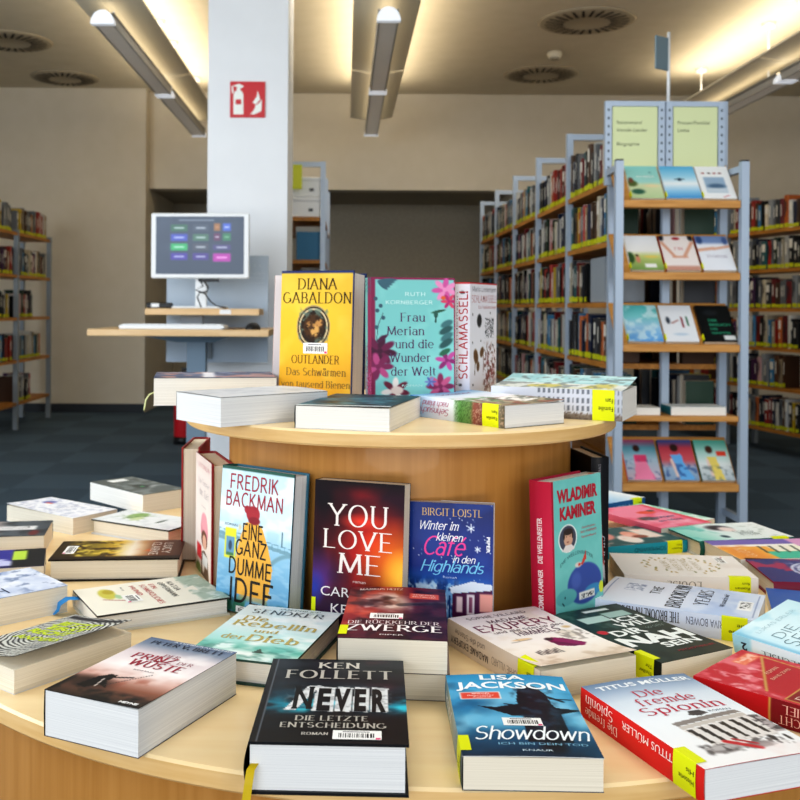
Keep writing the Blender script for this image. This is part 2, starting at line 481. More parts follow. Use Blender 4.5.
    if bar:
        x0, x1, y0, y1 = bar[:4]
        bm = MB()
        def rect(a, b, c, d, col, l):
            V = np.array([(a, d), (b, d), (b, c), (a, c)]); 
            bm.add(put(V[:, 0], V[:, 1], np.full(4, l)), [(0, 1, 2, 3)], 0, hx(col))
        rect(x0, x1, y0, y1, '#f4f4f2', 30)
        rr = random.Random(int(x0*1000)); x = x0+(x1-x0)*.12
        rot = len(bar) > 4
        k = 0
        if not rot:
            while x < x0+(x1-x0)*.86:
                d = (x1-x0)*rr.choice((.015, .025, .04)); rect(x, x+d, y0+(y1-y0)*.32, y0+(y1-y0)*.80, '#1c1c22', 36); x += d+(x1-x0)*rr.choice((.018, .03)); k += 1
            rect(x0+(x1-x0)*.2, x0+(x1-x0)*.75, y0+(y1-y0)*.12, y0+(y1-y0)*.2, '#5a5a66', 36)
            rect(x0+(x1-x0)*.88, x0+(x1-x0)*.98, y0+(y1-y0)*.78, y0+(y1-y0)*.97, '#e0457e', 36)
        else:
            y = y0+(y1-y0)*.12
            while y < y0+(y1-y0)*.86:
                d = (y1-y0)*rr.choice((.015, .025, .04)); rect(x0+(x1-x0)*.3, x0+(x1-x0)*.8, y, y+d, '#1c1c22', 36); y += d+(y1-y0)*rr.choice((.018, .03))
        bm.build('barcode_label', PRINT, cover)
    if ribbon:
        pts, wd, col = ribbon
        rb = MB(); Pn = []
        if wd < .004: rb.tube(pts, wd/2, 6, col=hx(col))
        for (a, b) in zip(pts, pts):
            Pn.append([(a[0]-wd/2, a[1], a[2]), (a[0]+wd/2, a[1]+.0005, a[2])])
        if wd >= .004: rb.grid(np.array(Pn), np.broadcast_to(hx(col), (len(pts), 2, 3)).copy())
        rb.build('ribbon_bookmark', PRINT, root)
    return root
GF = 'books lying on the lower table ring'
GU = 'books on the upper disc of the table'
GS = 'books standing against the round drum'

# --- near left: fantasy novel with desert cover
def art_prinz(P):
    P.vg((0, '#5b6f8e'), (.12, '#7f8ca0'), (.25, '#d8cdd2'), (.5, '#f2e8e8'), (.66, '#d9b2a8'), (.8, '#8d5a48'), (1, '#2e2723'))
    P.ns('#ffffff', 5, 3, .45, .75, .7, reg=(.15, .95, .2, .62, .2))
    P.ns('#a3604f', 6, 9, .5, .7, .7, reg=(-.1, 1.1, .62, .86, .1))
    P.el(.22, .80, .35, .12, '#3b2c28', .6); P.ns('#1e1c1d', 7, 4, .42, .6, 1, reg=(-.1, 1.1, .87, 1.2, .06))
    P.po([(.16, .86), (.22, .70), (.30, .64), (.37, .67), (.36, .74), (.46, .84), (.33, .80), (.28, .88)], '#101016')
    P.ln([(.30, .70), (.52, .64)], .028, '#15151a'); P.ln([(.40, .80), (.64, .56)], .010, '#3b3034'); P.ln([(.3, .72), (.34, .84)], .012, '#d8ccc4')
    P.el(.35, .655, .02, .014, '#15151a', .4)
    P.rc(0, .05, .75, 1, '#17191d', .05)
book('thick fantasy paperback with a robed desert figure, nearest the left table edge', .124, .190, .050, (-.320, 1.073), -25.5, art_prinz,
     [('PETER V. BRETT', .10, .92, .055, .105, '#1c2538', 'serifb'), ('ATEMBERAUBEND', .3, .97, .012, .03, '#e8eef4', 'sans'),
      ('DER', .44, .62, .235, .275, '#8a3246', 'serif'), ('PRINZ', .16, .64, .28, .36, '#9c2840', 'serifb'), ('DER', .67, .84, .31, .35, '#8a3246', 'serif'),
      ('WÜSTE', .24, .82, .38, .47, '#9c2840', 'serifb'), ('ROMAN', .4, .62, .52, .535, '#6b5860', 'sans'), ('HEYNE', .76, .95, .95, .975, '#f2f2f2', 'black')],
     '#2a2c30', page=PAGE_W, lift=('bx', .0015, 2), edge='#22242a', back='#3b3640')

# --- near centre: dark thriller
def art_never(P):
    P.vg((0, '#20262f'), (.3, '#171c25'), (.48, '#123a4a'), (.60, '#1d90a8'), (.68, '#0d2530'), (.75, '#0c1016'), (1, '#0a0c11'))
    P.ns('#58262f', 4, 5, .5, .75, .6, reg=(.5, .95, .0, .45, .15))
    P.ns('#0c141c', 4, 8, .42, .65, .85, sy=9)
    P.ns('#2fd0e6', 5, 2, .55, .75, .8, sy=12, reg=(-.1, 1.1, .52, .68, .05))
    P.po([(.17, .66), (.31, .37), (.40, .36), (.25, .66)], '#e4e6e8')
    for a, b in ((.36, .50), (.51, .62), (.63, .74), (.75, .87)):
        P.po([(a, .665), (a+.015, .37), (b+.01, .385), (b, .67)], '#dfe2e4')
    P.ns('#8c8f94', 30, 4, .5, .7, .5, reg=(.16, .9, .36, .67, .02))
    P.rc(0, .045, 0, 1, '#0d0f14', .02); P.rc(.043, .052, 0, 1, '#5a6068', .006)
NG = '#12151a'
book('black glossy hardcover thriller with silver lettering and yellow ribbon, overhanging the front rim', .152, .224, .050, (-.089, .947), -1.9, art_never,
     [('KEN', .36, .67, .055, .13, '#c9c4bb', 'serifb'), ('FOLLETT', .13, .91, .165, .27, '#b9b4ac', 'serifb'),
      ('N', .22, .36, .39, .64, NG, 'serifb'), ('E', .39, .48, .40, .65, NG, 'black'), ('V', .505, .615, .40, .65, NG, 'black'), ('E', .645, .725, .40, .65, NG, 'black'), ('R', .765, .86, .40, .655, NG, 'black'),
      ('DIE LETZTE', .26, .74, .725, .775, '#b8b4ab', 'serifb'), ('ENTSCHEIDUNG', .17, .86, .80, .85, '#b8b4ab', 'serifb'), ('ROMAN', .32, .49, .90, .925, '#d0ccc4', 'serifb')],
     '#0d1015', [('KEN FOLLETT', .5, .95, .3, .7, '#d8d4c8', 'serifb')], hard=True, page=PAGE_W, gloss=True, bar=(.52, .83, .875, .965), res=.0014,
     ribbon=([(.006, .004, .028), (.003, -.006, .026), (.001, -.008, .012), (-.001, -.009, -.004), (-.002, -.010, -.02), (-.003, -.011, -.05)], .008, '#c8ac18'), back='#0e1116')

def art_reb(P):
    P.vg((0, '#e4eff2'), (.45, '#d2e9ec'), (.7, '#a9dcd8'), (.82, '#5fb3a4'), (.9, '#b8d9d0'), (1, '#4c9a8c'))
    P.ns('#f6fbfb', 4, 1, .45, .7, .8, sy=8); P.ns('#3c7f74', 8, 6, .5, .7, .6, sy=14, reg=(-.1, 1.1, .76, 1, .05))
    P.po([(.55, .88), (.6, .80), (.66, .88)], '#35554f'); P.el(.63, .865, .05, .012, '#2a3f3c', .4)
book('pale mint hardcover with gold script title, left of the black thriller', .140, .213, .031, (-.196, 1.242), -16.3, art_reb,
     [('JAN-PHILIPP', .36, .80, .035, .06, '#6d7f84', 'serif'), ('SENDKER', .12, .88, .085, .165, '#3d4a52', 'serif'), ('Die', .12, .38, .235, .32, '#b9a862', 'serifb'), ('Rebellin', .08, .93, .33, .43, '#b9a862', 'serifb'),
      ('und', .36, .60, .475, .53, '#b9a862', 'serifb'), ('der', .12, .34, .60, .68, '#b9a862', 'serifb'), ('Dieb', .37, .88, .58, .69, '#b9a862', 'serifb')],
     '#2f4a46', hard=True, page=PAGE_F, gloss=True, edge='#34524c', back='#34524c')

def art_zw(P):
    P.dg((0, '#6a2630'), (.2, '#b34a3e'), (.35, '#8a2830'), (.6, '#4a2034'), (1, '#2a1630'))
    P.ns('#e06448', 4, 3, .5, .75, .7, reg=(0, .35, .1, .8, .15))
    P.el(.42, .32, .27, .22, '#c9aea6', .5, -20); P.el(.40, .34, .2, .15, '#8e6a68', .6, -20); P.ns('#e6d6cf', 9, 7, .5, .7, .7, reg=(.15, .65, .15, .5, .1))
    P.ln([(.55, .38), (1.0, .30)], .10, '#4f4650'); P.ln([(.7, .36), (1.0, .32)], .06, '#2f2b36')
    P.ns('#1b1020', 5, 12, .5, .7, .8); P.rc(.63, .93, .13, .24, '#e2624c', .012)
    P.ns('#5d2a34', 8, 5, .45, .6, .5, reg=(-.1, 1.1, .7, 1.1, .1))
book('thick dark red fantasy paperback, topmost of the pair at the table centre', .130, .213, .040, (-.007, 1.179), -4.9, art_zw,
     [('MARKUS HEITZ', .1, .56, .045, .085, '#e8dcd8', 'serifb'), ('DIE RÜCKKEHR DER', .06, .93, .70, .755, '#e4dadc', 'serif'), ('ZWERGE', .05, .95, .775, .875, '#f3eeee', 'serifb'), ('PIPER', .38, .6, .93, .95, '#e8e4e4', 'sans'), ('SPIEGEL', .66, .9, .155, .175, '#fff0e8', 'sans'), ('BESTSELLER', .66, .9, .195, .215, '#fff0e8', 'sans')],
     '#3a1c2a', z0=.0325, bar=(.26, .58, .56, .66), sticker='Fantasy', gloss=True, lift=('sag', .002, 1), back='#2a1620')
book('plain paperback with cream pages lying under the dark red fantasy book', .130, .205, .032, (-.004, 1.183), -4.8, lambda P: P.fill('#8f7f74'), (), '#4c3a3e', back='#5d4a4e', res=.02)

def art_show(P):
    P.vg((0, '#2f93c4'), (.2, '#4aa9d6'), (.45, '#2a86b8'), (.62, '#5fb0d2'), (.75, '#1e5f86'), (.9, '#123c58'), (1, '#0e2a40'))
    P.ns('#aadcf0', 3, 4, .45, .75, .75, reg=(-.1, 1.1, .3, .75, .2)); P.ns('#174f74', 4, 9, .5, .75, .6)
    d = '#101a26'; P.el(.66, .34, .42, .26, '#7cc4e4', .9); P.el(.3, .6, .35, .12, '#6cb8dc', .9)
    P.po([(.56, .22), (.62, .17), (.72, .18), (.78, .26), (.80, .40), (.84, .50), (.84, .85), (.50, .85), (.54, .5), (.52, .38)], d)
    P.po([(.20, .43), (.34, .45), (.52, .41), (.60, .36), (.62, .55), (.46, .56), (.36, .51)], d)
    P.po([(.78, .44), (.99, .46), (.99, .475), (.82, .53)], d); P.ln([(.42, .41), (.54, .43)], .02, d); P.el(.66, .22, .10, .07, '#1d2b38', .3)
    P.ln([(.72, .27), (.90, .36)], .03, d); P.ln([(.8, .33), (.97, .33)], .02, d)
    P.ns('#2b4459', 14, 3, .5, .7, .7, reg=(.5, .84, .2, .8, .05)); P.el(.68, .9, .13, .1, '#0d1a26', .5)
    P.rc(.08, .41, .25, .345, '#f4ece6', .012); P.rc(.09, .40, .258, .337, '#e2503c', .012)
book('bright blue thriller paperback with a dark silhouetted figure and red oval sticker', .135, .210, .033, (.115, .957), -1.4, art_show,
     [('LISA', .28, .66, .02, .085, '#f5fafc', 'bold'), ('JACKSON', .06, .97, .115, .205, '#f5fafc', 'bold'), ('SPIEGEL', .18, .33, .268, .285, '#fff4ee', 'sans'), ('Bestseller', .14, .36, .293, .307, '#fff4ee', 'sans'), ('Autorin', .18, .33, .315, .33, '#fff4ee', 'sans'),
      ('Showdown', .12, .98, .685, .825, '#f2f8fb', 'hand'), ('ICH BIN DEIN TOD', .28, .93, .86, .885, '#8fc4de', 'sans'), ('KNAUR', .44, .66, .93, .95, '#cfe2ec', 'sans')],
     lambda P: P.vg((0, '#2a6c94'), (.3, '#c8c4a8'), (.6, '#8fa6ac'), (1, '#2e5a78')), [('JACKSON', .55, .9, .3, .7, '#f0f4f4', 'bold')], sticker='Thriller', bar=(.36, .66, .585, .675), gloss=True, lift=('sag', .0025, 1), res=.0014, back='#1b3a50')

def art_exu(P):
    P.vg((0, '#eee6ea'), (.3, '#f8f4f4'), (.7, '#f7f1ea'), (1, '#ead9c6'))
    P.ns('#e6d6c4', 5, 3, .6, .8, .4)
    P.el(.30, .53, .12, .02, '#e8c79a', .4); P.ln([(.17, .56), (.40, .545)], .012, '#8c8078'); P.ln([(.26, .50), (.26, .55)], .01, '#8c8078')
    P.po([(.50, .62), (.58, .56), (.68, .60), (.80, .72), (.74, .76), (.62, .75), (.52, .71)], '#8e1c5c'); P.el(.535, .585, .05, .03, '#3c2830', .3); P.po([(.5, .6), (.6, .66), (.7, .74), (.64, .75), (.52, .68)], '#6c1448')
    for k in range(9):
        x = .22+.028*k; P.ln([(x, .76-.01*(k % 3)), (x+.006, .81)], .016, '#2c2628'); P.el(x, .755-.01*(k % 3), .010, .008, '#2c2628', .4)
    P.po([(.72, .50), (.80, .46), (.88, .5), (.9, .60), (.74, .60)], '#e9dfd2'); P.ns('#9a9088', 22, 5, .5, .62, .8, reg=(.70, .97, .44, .66, .03)); P.el(.9, .43, .06, .03, '#d9b888', .6)
    P.ns('#c9b49c', 8, 2, .5, .7, .7, reg=(-.1, 1.1, .86, 1.1, .05))
book('white literary paperback with a woman in a magenta cloak and crumpled lower cover', .142, .217, .036, (.232, 1.174), 24, art_exu,
     [('SOPHIE VILLARD', .14, .80, .06, .10, '#7a6c74', 'mono'), ('MADAME', .28, .72, .15, .20, '#5c3850', 'mono'), ('EXUPERY', .07, .93, .225, .335, '#7c1f4c', 'tall'), ('und die Sterne des', .16, .92, .355, .39, '#70606a', 'mono'), ('HIMMELS', .34, .80, .405, .475, '#5c3850', 'mono')],
     '#e2d3c4', [('MADAME EXUPERY', .52, .95, .22, .46, '#3f3338', 'tall'), ('SOPHIE VILLARD', .2, .48, .3, .55, '#5b4c4c', 'light'), ('und die Sterne', .56, .9, .58, .78, '#5b4c4c', 'light')], lift=('b', .006, 7), sticker='Roman', page=PAGE_C, back='#d8c8b8')

def art_tit(P):
    P.vg((0, '#6f87a6'), (.08, '#90a5c0'), (.25, '#d3deea'), (.5, '#eef3f8'), (1, '#f4f2f2'))
    k = '#4a4446'
    P.po([(.24, .555), (.88, .50), (.90, .535), (.25, .595)], '#8c8480'); P.po([(.25, .60), (.9, .54), (.9, .575), (.25, .635)], '#c9c2bc'); P.po([(.46, .50), (.50, .46), (.60, .455), (.64, .50), (.55, .52)], k)
    P.po([(.25, .64), (.9, .575), (.9, .80), (.3, .84)], '#e3dedb')
    for i in range(6):
        x = .27+.105*i; P.po([(x, .645-.01*i), (x+.05, .64-.01*i), (x+.07, .80-.005*i), (x+.035, .80-.005*i)], '#37302f')
    P.po([(.9, .57), (1, .60), (1, .78), (.9, .78)], '#b8aeb0'); P.ns('#4c4648', 26, 3, .5, .6, .9, reg=(.88, 1.05, .58, .76, .02))
    P.el(.34, .86, .17, .05, '#8b8484', .35); P.el(.34, .85, .15, .03, '#b9b4b4', .4); P.ns('#4a4444', 20, 8, .5, .65, .8, reg=(.18, .9, .80, .90, .03)); P.el(.62, .87, .15, .04, '#7a7475', .4)
    P.ln([(.42, .80), (.60, .90)], .05, '#c22a32'); P.ln([(.50, .79), (.62, .86)], .03, '#a82028'); P.el(.8, .83, .03, .04, '#3b3638', .3); P.el(.92, .84, .02, .04, '#3b3638', .3)
    P.ns('#ecd6d4', 3, 4, .5, .7, .6, reg=(0, 1, .86, 1, .06))
book('white and blue spy novel with bright red spine and a columned gate on the cover', .138, .213, .033, (.338, .932), 18.5, art_tit,
     [('TITUS MÜLLER', .08, .97, .045, .095, '#eef3f8', 'bold'), ('Die', .30, .55, .16, .235, '#c03a52', 'serif'), ('fremde', .22, .74, .255, .335, '#c03a52', 'serif'), ('Spionin', .15, .88, .36, .445, '#c03a52', 'serif'), ('ROMAN', .66, .86, .475, .497, '#7d8894', 'sans')],
     '#d41f1f', [('TITUS MÜLLER', .22, .62, .55, .80, '#f6e4e0', 'sans'), ('Die fremde', .66, .95, .16, .44, '#f8e8e4', 'serif'), ('Spionin', .70, .95, .52, .84, '#f8e8e4', 'serif')], page=PAGE_W, sticker='Historie', edge='#b0262a', gloss=True, res=.0014, st_w=.012, lift=('sag', .002, 1), back='#c01f22')

def art_nah(P):
    P.dg((0, '#24443f'), (.4, '#1d332f'), (.7, '#2b332c'), (1, '#3a3a30'))
    P.ns('#4d7068', 8, 4, .5, .7, .6, reg=(0, 1, 0, .45, .1)); P.ns('#101c1a', 5, 2, .5, .7, .6)
    P.rc(.16, .52, .16, .27, '#bcd6cf', .01); P.rc(.54, .88, .13, .23, '#a9c6bf', .01); P.ln([(.53, .12), (.53, .29)], .02, '#22332f')
    P.el(.11, .44, .07, .04, '#c62638', .2); P.rc(.4, .76, .045, .085, '#e6ebe8', .01)
NW = '#edf1ee'
book('dark green thriller with huge white block title, between white book and blue spine book', .123, .213, .030, (.389, 1.220), 27.5, art_nah,
     [('ICH', .50, .92, .245, .325, NW, 'bold'), ('WILL', .40, .95, .34, .425, NW, 'bold'), ('DIR', .16, .60, .445, .545, NW, 'bold'), ('NAH', .06, .97, .57, .72, NW, 'black'), ('so sehr', .66, .92, .46, .50, '#9fb4ac', 'light'), ('SEIN', .40, .90, .74, .82, NW, 'bold'), ('PSYCHOTHRILLER', .42, .93, .88, .905, '#a02c38', 'sans')],
     '#141a18', [('ICH WILL DIR NAH SEIN', .3, .92, .3, .7, '#e8eeea', 'bold')], sticker='Thriller', gloss=True, edge='#131816', back='#1c2420')

def art_brook(P):
    P.vg((0, '#f0f3fb'), (.45, '#e6ecfa'), (.75, '#c9d8f2'), (1, '#dce6f6')); P.ns('#a9bfe6', 4, 6, .52, .75, .6, reg=(-.1, 1.1, .5, .95, .15))
    for y in (.03, .97): P.ln([(.08, y), (.92, y)], .006, '#8fa0c6')
    P.ns('#7f8cae', 40, 3, .5, .55, .8, reg=(.45, .75, .13, .25, .01))
    P.rc(.28, .62, .86, .95, '#f4f6f8', .01); P.ns('#20242c', 50, 5, .5, .52, 1, reg=(.34, .58, .875, .935, .01))
book('pale lilac white paperback with black lettering, its broad spine facing the camera', .140, .222, .033, (.570, 1.377), 62.7, art_brook,
     [('THE', .42, .74, .305, .365, '#20202a', 'tall'), ('BROOKLYN', .06, .94, .44, .53, '#181820', 'serifb'), ('YEARS', .24, .86, .60, .685, '#2c3044', 'serif'), ('Wonach wir', .30, .80, .755, .785, '#454a60', 'tall')],
     lambda P: P.vg((0, '#e4e9f6'), (.5, '#cfdaf0'), (1, '#dfe6f4')), [('RIVA BOWEN', .20, .42, .45, .80, '#6f7790', 'sans'), ('THE BROOKLYN YEARS', .46, .86, .46, .88, '#1c1c24', 'serifb'), ('WONACH WIR TRACHTEN', .52, .86, .12, .32, '#5a6078', 'sans')],
     sticker='Liebe', page=PAGE_F, lift=('sag', .003, 1), st_w=.004, back='#dfe4f0')

def art_sieb(P):
    P.hg((0, '#bfe0ec'), (.3, '#d9eef3'), (1, '#c4e2ea')); P.ns('#8fc9dc', 4, 6, .5, .75, .7); P.rc(0, .05, 0, 1, '#7db8d2', .06)
book('pale blue paperback propped up on a dark blue book at the right frame edge', .125, .21, .026, (.630, 1.140), 33, art_sieb,
     [('LUKAS ERLER', .15, .8, .10, .13, '#8fb4c0', 'light'), ('DIE', .18, .5, .20, .27, '#6b8a96', 'light'), ('SEITEN', .12, .9, .30, .39, '#5f7e8a', 'light'), ('WECHSEL', .12, .92, .43, .51, '#5f7e8a', 'light')],
     lambda P: P.vg((0, '#a6d4e4'), (.12, '#a6d4e4'), (.14, '#e8eef2'), (1, '#e2ecf0')), [('2', .90, .94, .3, .7, '#30343c', 'bold'), ('SEITENWECHSEL', .3, .8, .25, .6, '#555f66', 'serif')], tilt=-12, z0=.011, page=PAGE_F)

def art_red(P):
    P.fill('#c22a3a'); P.ns('#e88a94', 7, 3, .5, .7, .8, reg=(-.1, 1.1, -.1, .42, .1)); P.ns('#f4c8cc', 14, 5, .58, .7, .6, reg=(-.1, .9, 0, .5, .1))
    g = '#c9a45a'
    P.po([(.15, .37), (.92, .16), (.9, .62), (.12, .62)], '#b82434')
    P.ln([(.12, .40), (.95, .14)], .022, g); P.ln([(.95, .14), (.85, .55)], .018, g); P.rc(.6, .95, .05, .14, '#e88060', .02); P.ns('#f8dcd0', 30, 2, .5, .6, .7, reg=(.62, .93, .06, .13, .01))
    P.rc(.05, .97, .52, .86, '#8c1a26', .01); P.ln([(.05, .52), (.97, .52), (.97, .86), (.05, .86), (.05, .52)], .016, g)
book('crimson paperback with gold triangle lines, behind the red-spined spy novel', .130, .20, .030, (.553, 1.036), 44.3, art_red,
     [('ROMAN', .52, .76, .27, .30, '#e0b8a0', 'sans'), ('BAND ZWEI', .42, .8, .335, .36, '#e0b8a0', 'sans'), ('DUNKLES', .10, .92, .56, .64, '#f0d8cc', 'serif'), ('MACHT', .16, .9, .68, .76, '#f6e4dc', 'serif'), ('SPIEL', .2, .86, .785, .84, '#f6e4dc', 'serif')],
     lambda P: P.vg((0, '#c01c22'), (.44, '#b8161c'), (.45, '#c8a050'), (.46, '#7c141c'), (.78, '#7c141c'), (.79, '#c8a050'), (.80, '#b8161c'), (1, '#b01418')), [('MACHT', .28, .50, .15, .45, '#e8b0a0', 'serif'), ('SPIEL', .30, .48, .55, .85, '#e8b0a0', 'serif')], gloss=True)

def art_wg(P):
    P.fill('#ece7e2'); P.ns('#ddd4cc', 4, 2, .5, .8, .6)
    g = '#b59a52'
    for k in range(40):
        a = k/40*6.283; r = 1+.12*math.sin(k*2.3); x = .5+.34*r*math.cos(a); y = .5+.27*r*math.sin(a)
        if abs(math.sin(a)) > .2: P.leaf(x-.04, y-.012*math.cos(k), x+.04, y+.02*math.sin(k*1.7), .016, g if k % 3 else '#8c8a50')
book('ivory paperback with a golden wreath of leaves, yellow sticker on its near corner', .145, .212, .028, (.670, 1.614), 84.9, art_wg,
     [('NUR', .32, .68, .36, .41, '#b8a878', 'light'), ('WER DIE', .24, .78, .44, .49, '#b8a878', 'light'), ('FERNE', .24, .78, .52, .57, '#b8a878', 'light'), ('KENNT', .3, .7, .60, .64, '#b8a878', 'light')],
     '#e4ddd6', [('LOUISE', .42, .68, .3, .7, '#7c7468', 'serif')], sticker='Roman', bar=(.62, .92, .82, .90), z0=.0, page=PAGE_C)

def art_br(P):
    P.vg((0, '#3c3a74'), (.5, '#46508c'), (1, '#3a3f78')); P.ns('#c03a5c', 6, 3, .56, .66, .8, reg=(.2, 1.1, -.1, .4, .1))
    for k in range(5): P.ring(.5, .52, .12+.06*k, .07+.045*k, .06, '#c9cde2')
    P.ns('#d4d8ea', 18, 7, .55, .65, .7, reg=(.15, .85, .3, .75, .08))
book('indigo hardcover with white swirls and dark red edges at the far right', .150, .215, .030, (.897, 1.570), 84.9, art_br, [('NACHT', .2, .8, .45, .55, '#e8eaf4', 'serif')], '#7a1430', [('NACHT', .3, .6, .3, .7, '#d8a8b0', 'serif')], hard=True, edge='#a01c2c', back='#7a1430', page=PAGE_C, res=.003)
book('small royal blue book under the propped pale blue paperback', .130, .20, .020, (.818, 1.401), 71.1, lambda P: P.vg((0, '#3b62ac'), (1, '#5b86c8')), (), '#6f8cc0', res=.01, page=PAGE_C)

def art_mint(P):
    P.vg((0, '#86cfc4'), (.2, '#a9ddd4'), (.4, '#dcecec'), (1, '#eef2f2')); P.ns('#5fbcb4', 5, 3, .5, .7, .8, reg=(-.1, 1.1, -.1, .35, .1))
    P.el(.72, .5, .22, .16, '#2c2430', .5); P.el(.62, .55, .18, .10, '#e6d6d4', .4); P.el(.2, .36, .1, .05, '#274a58', .4); P.ns('#b8c4c0', 12, 6, .5, .65, .6, reg=(0, 1, .7, .95, .1))
book('mint and white hardcover with a dark-haired head, second from the back at right', .132, .20, .030, (.857, 1.903), 102.1, art_mint, [('SOMMER', .2, .5, .55, .75, '#5c6c70', 'light')], '#1f5c52', hard=True, edge='#1f5c52', sticker='Roman', page=PAGE_C, res=.003)

def art_yel(P):
    P.fill('#f1b04c'); P.rc(.72, 1.1, -.1, 1.1, '#7c6cb8', .02); P.rc(.62, .73, -.1, 1.1, '#f6f2ea', .02); P.rc(-.1, .35, .35, .75, '#4fbfa4', .02); P.rc(.35, .62, .45, 1.1, '#f4f0e0', .02); P.rc(.5, 1.1, .75, 1.1, '#d8a0cc', .02); P.ns('#e0823c', 3, 4, .5, .6, .5, reg=(0, .7, 0, .3, .1))
    for k in range(5): P.ln([(.3, .35+.1*k), (.62, .38+.1*k)], .035, '#3c4a44')
book('colour-block book in amber, teal and violet lying beside the indigo hardcover', .140, .21, .030, (.895, 1.752), 96.5, art_yel, [('GLÜCK', .12, .55, .12, .2, '#f8e8c8', 'light')], '#e8e0d0', page=PAGE_C, res=.003)

def art_teal(P):
    P.fill('#24555a'); P.el(.6, .25, .3, .2, '#e89a90', .2); P.el(.3, .5, .25, .12, '#f0e6e0', .2); P.el(.55, .62, .2, .1, '#e7a08c', .2); P.rc(.3, .8, .7, .9, '#e6dcd4', .05); P.el(.4, .66, .1, .1, '#8c4a38', .3); P.ns('#f2c4b8', 6, 4, .55, .7, .6)
book('turquoise-spined book with dark teal illustrated cover behind the ivory book', .135, .20, .023, (.654, 1.902), 109.9, art_teal, (), '#1f96ac', [('SOMMERWIND', .25, .6, .35, .7, '#0c5564', 'sans')], sticker='Roman', res=.003, st_w=.004)
def art_pink(P):
    P.fill('#ee88a4'); P.ns('#e4607c', 4, 3, .5, .65, .8); P.el(.3, .6, .2, .1, '#5c4a40', .4); P.el(.6, .35, .2, .08, '#e2503c', .3); P.el(.75, .3, .08, .04, '#3a4a3c', .3); P.ns('#f4b8cc', 5, 8, .5, .65, .8, reg=(.2, .9, .5, .9, .1)); P.rc(.9, 1.1, 0, 1, '#e04a60', .03)
book('pink illustrated paperback stacked on a mint green one at the back right', .135, .198, .014, (.622, 1.958), 26.3, art_pink, [('Sommer', .2, .85, .55, .64, '#6a6a8c', 'hand'), ('am Meer', .3, .8, .70, .77, '#6a6a8c', 'hand')], '#d8607c', z0=.0185, res=.003)
book('mint green book under the pink paperback, only its rear strip showing', .135, .195, .018, (.673, 2.046), 32.6, lambda P: (P.fill('#9fd6c2'), P.ns('#f0f6f2', 10, 3, .5, .6, .8)), (), '#d84a60', sticker='Roman', res=.004)
book('blue book with yellow sticker peeking out beside the black standing book', .125, .19, .030, (.690, 2.292), 126.8, lambda P: (P.vg((0, '#3f7fc0'), (.5, '#a8cdea'), (1, '#eef2f6'))), (), '#1f5a96', [('MEER', .3, .6, .3, .7, '#9cc4e4', 'sans')], sticker='Roman', res=.004)

# --- left side of the ring
def art_zeb(P):
    d = np.sin((np.hypot(P.X-.5, (P.Y-.45)*P.asp)+.05*P.n(5, 3))*115+7*np.arctan2(P.Y-.45, P.X-.5)+7*P.n(5, 8))
    P.fill('#d6d8d2'); P.bl(d*2, '#22242a'); P.ns('#70747a', 6, 2, .5, .7, .35)
    P.rc(.05, .95, .03, .09, '#30323a', .03)
LG = '#c3d63c'
book('black and white swirl-patterned paperback with lime title, its cover springing open', .12, .178, .030, (-.484, 1.259), -38.1, art_zeb,
     [('JETZT', .14, .84, .17, .26, LG, 'black'), ('ERST', .2, .86, .29, .37, LG, 'black'), ('RECHT', .1, .8, .40, .49, LG, 'black'), ('ANDERS', .14, .9, .55, .63, LG, 'bold')], '#2a2c30', lift=('x', .016, 1.6), edge='#2a2c30', page=PAGE_C)

def art_l3(P):
    P.fill('#f0ede0'); P.rc(-.1, 1.1, -.1, .20, '#a8bcae', .03); P.ns('#d8e0d8', 8, 3, .5, .6, .8, reg=(-.1, 1.1, 0, .22, .02)); P.ns('#8ea898', 14, 4, .55, .65, .7, reg=(-.1, 1.1, 0, .22, .02)); P.po([(.40, .14), (.5, .25), (.6, .14)], '#f0ede0')
    P.el(.32, .80, .22, .07, '#cdc65a', .25); P.el(.25, .78, .1, .05, '#b8a83c', .3); P.el(.46, .74, .1, .03, '#a8c8a0', .4); P.ln([(.5, .86), (.62, .72)], .02, '#a03c34')
book('cream white hardcover with grey-green band and yellow animal drawing, blue ribbon at left', .144, .199, .027, (-.413, 1.528), -61.6, art_l3,
     [('KATJA', .16, .52, .26, .30, '#33333a', 'tall'), ('OPPERMANN', .14, .72, .33, .37, '#33333a', 'tall'), ('EIN', .16, .34, .41, .445, '#c0303c', 'tall'), ('SCHMERZLICHES', .14, .9, .475, .515, '#c0303c', 'tall'), ('HUND', .14, .52, .56, .595, '#c0303c', 'tall'), ('Roman', .14, .28, .65, .67, '#70707a', 'sans')],
     '#ece8da', bar=(.45, .72, .60, .72), page=PAGE_F, edge='#3a3a3a', hard=True, back='#ddd8c8',
     ribbon=([(.030, .004, .022), (.030, -.016, .024), (.028, -.027, .017), (.024, -.029, .007), (.018, -.035, .001)], .019, '#2f8fd8'))

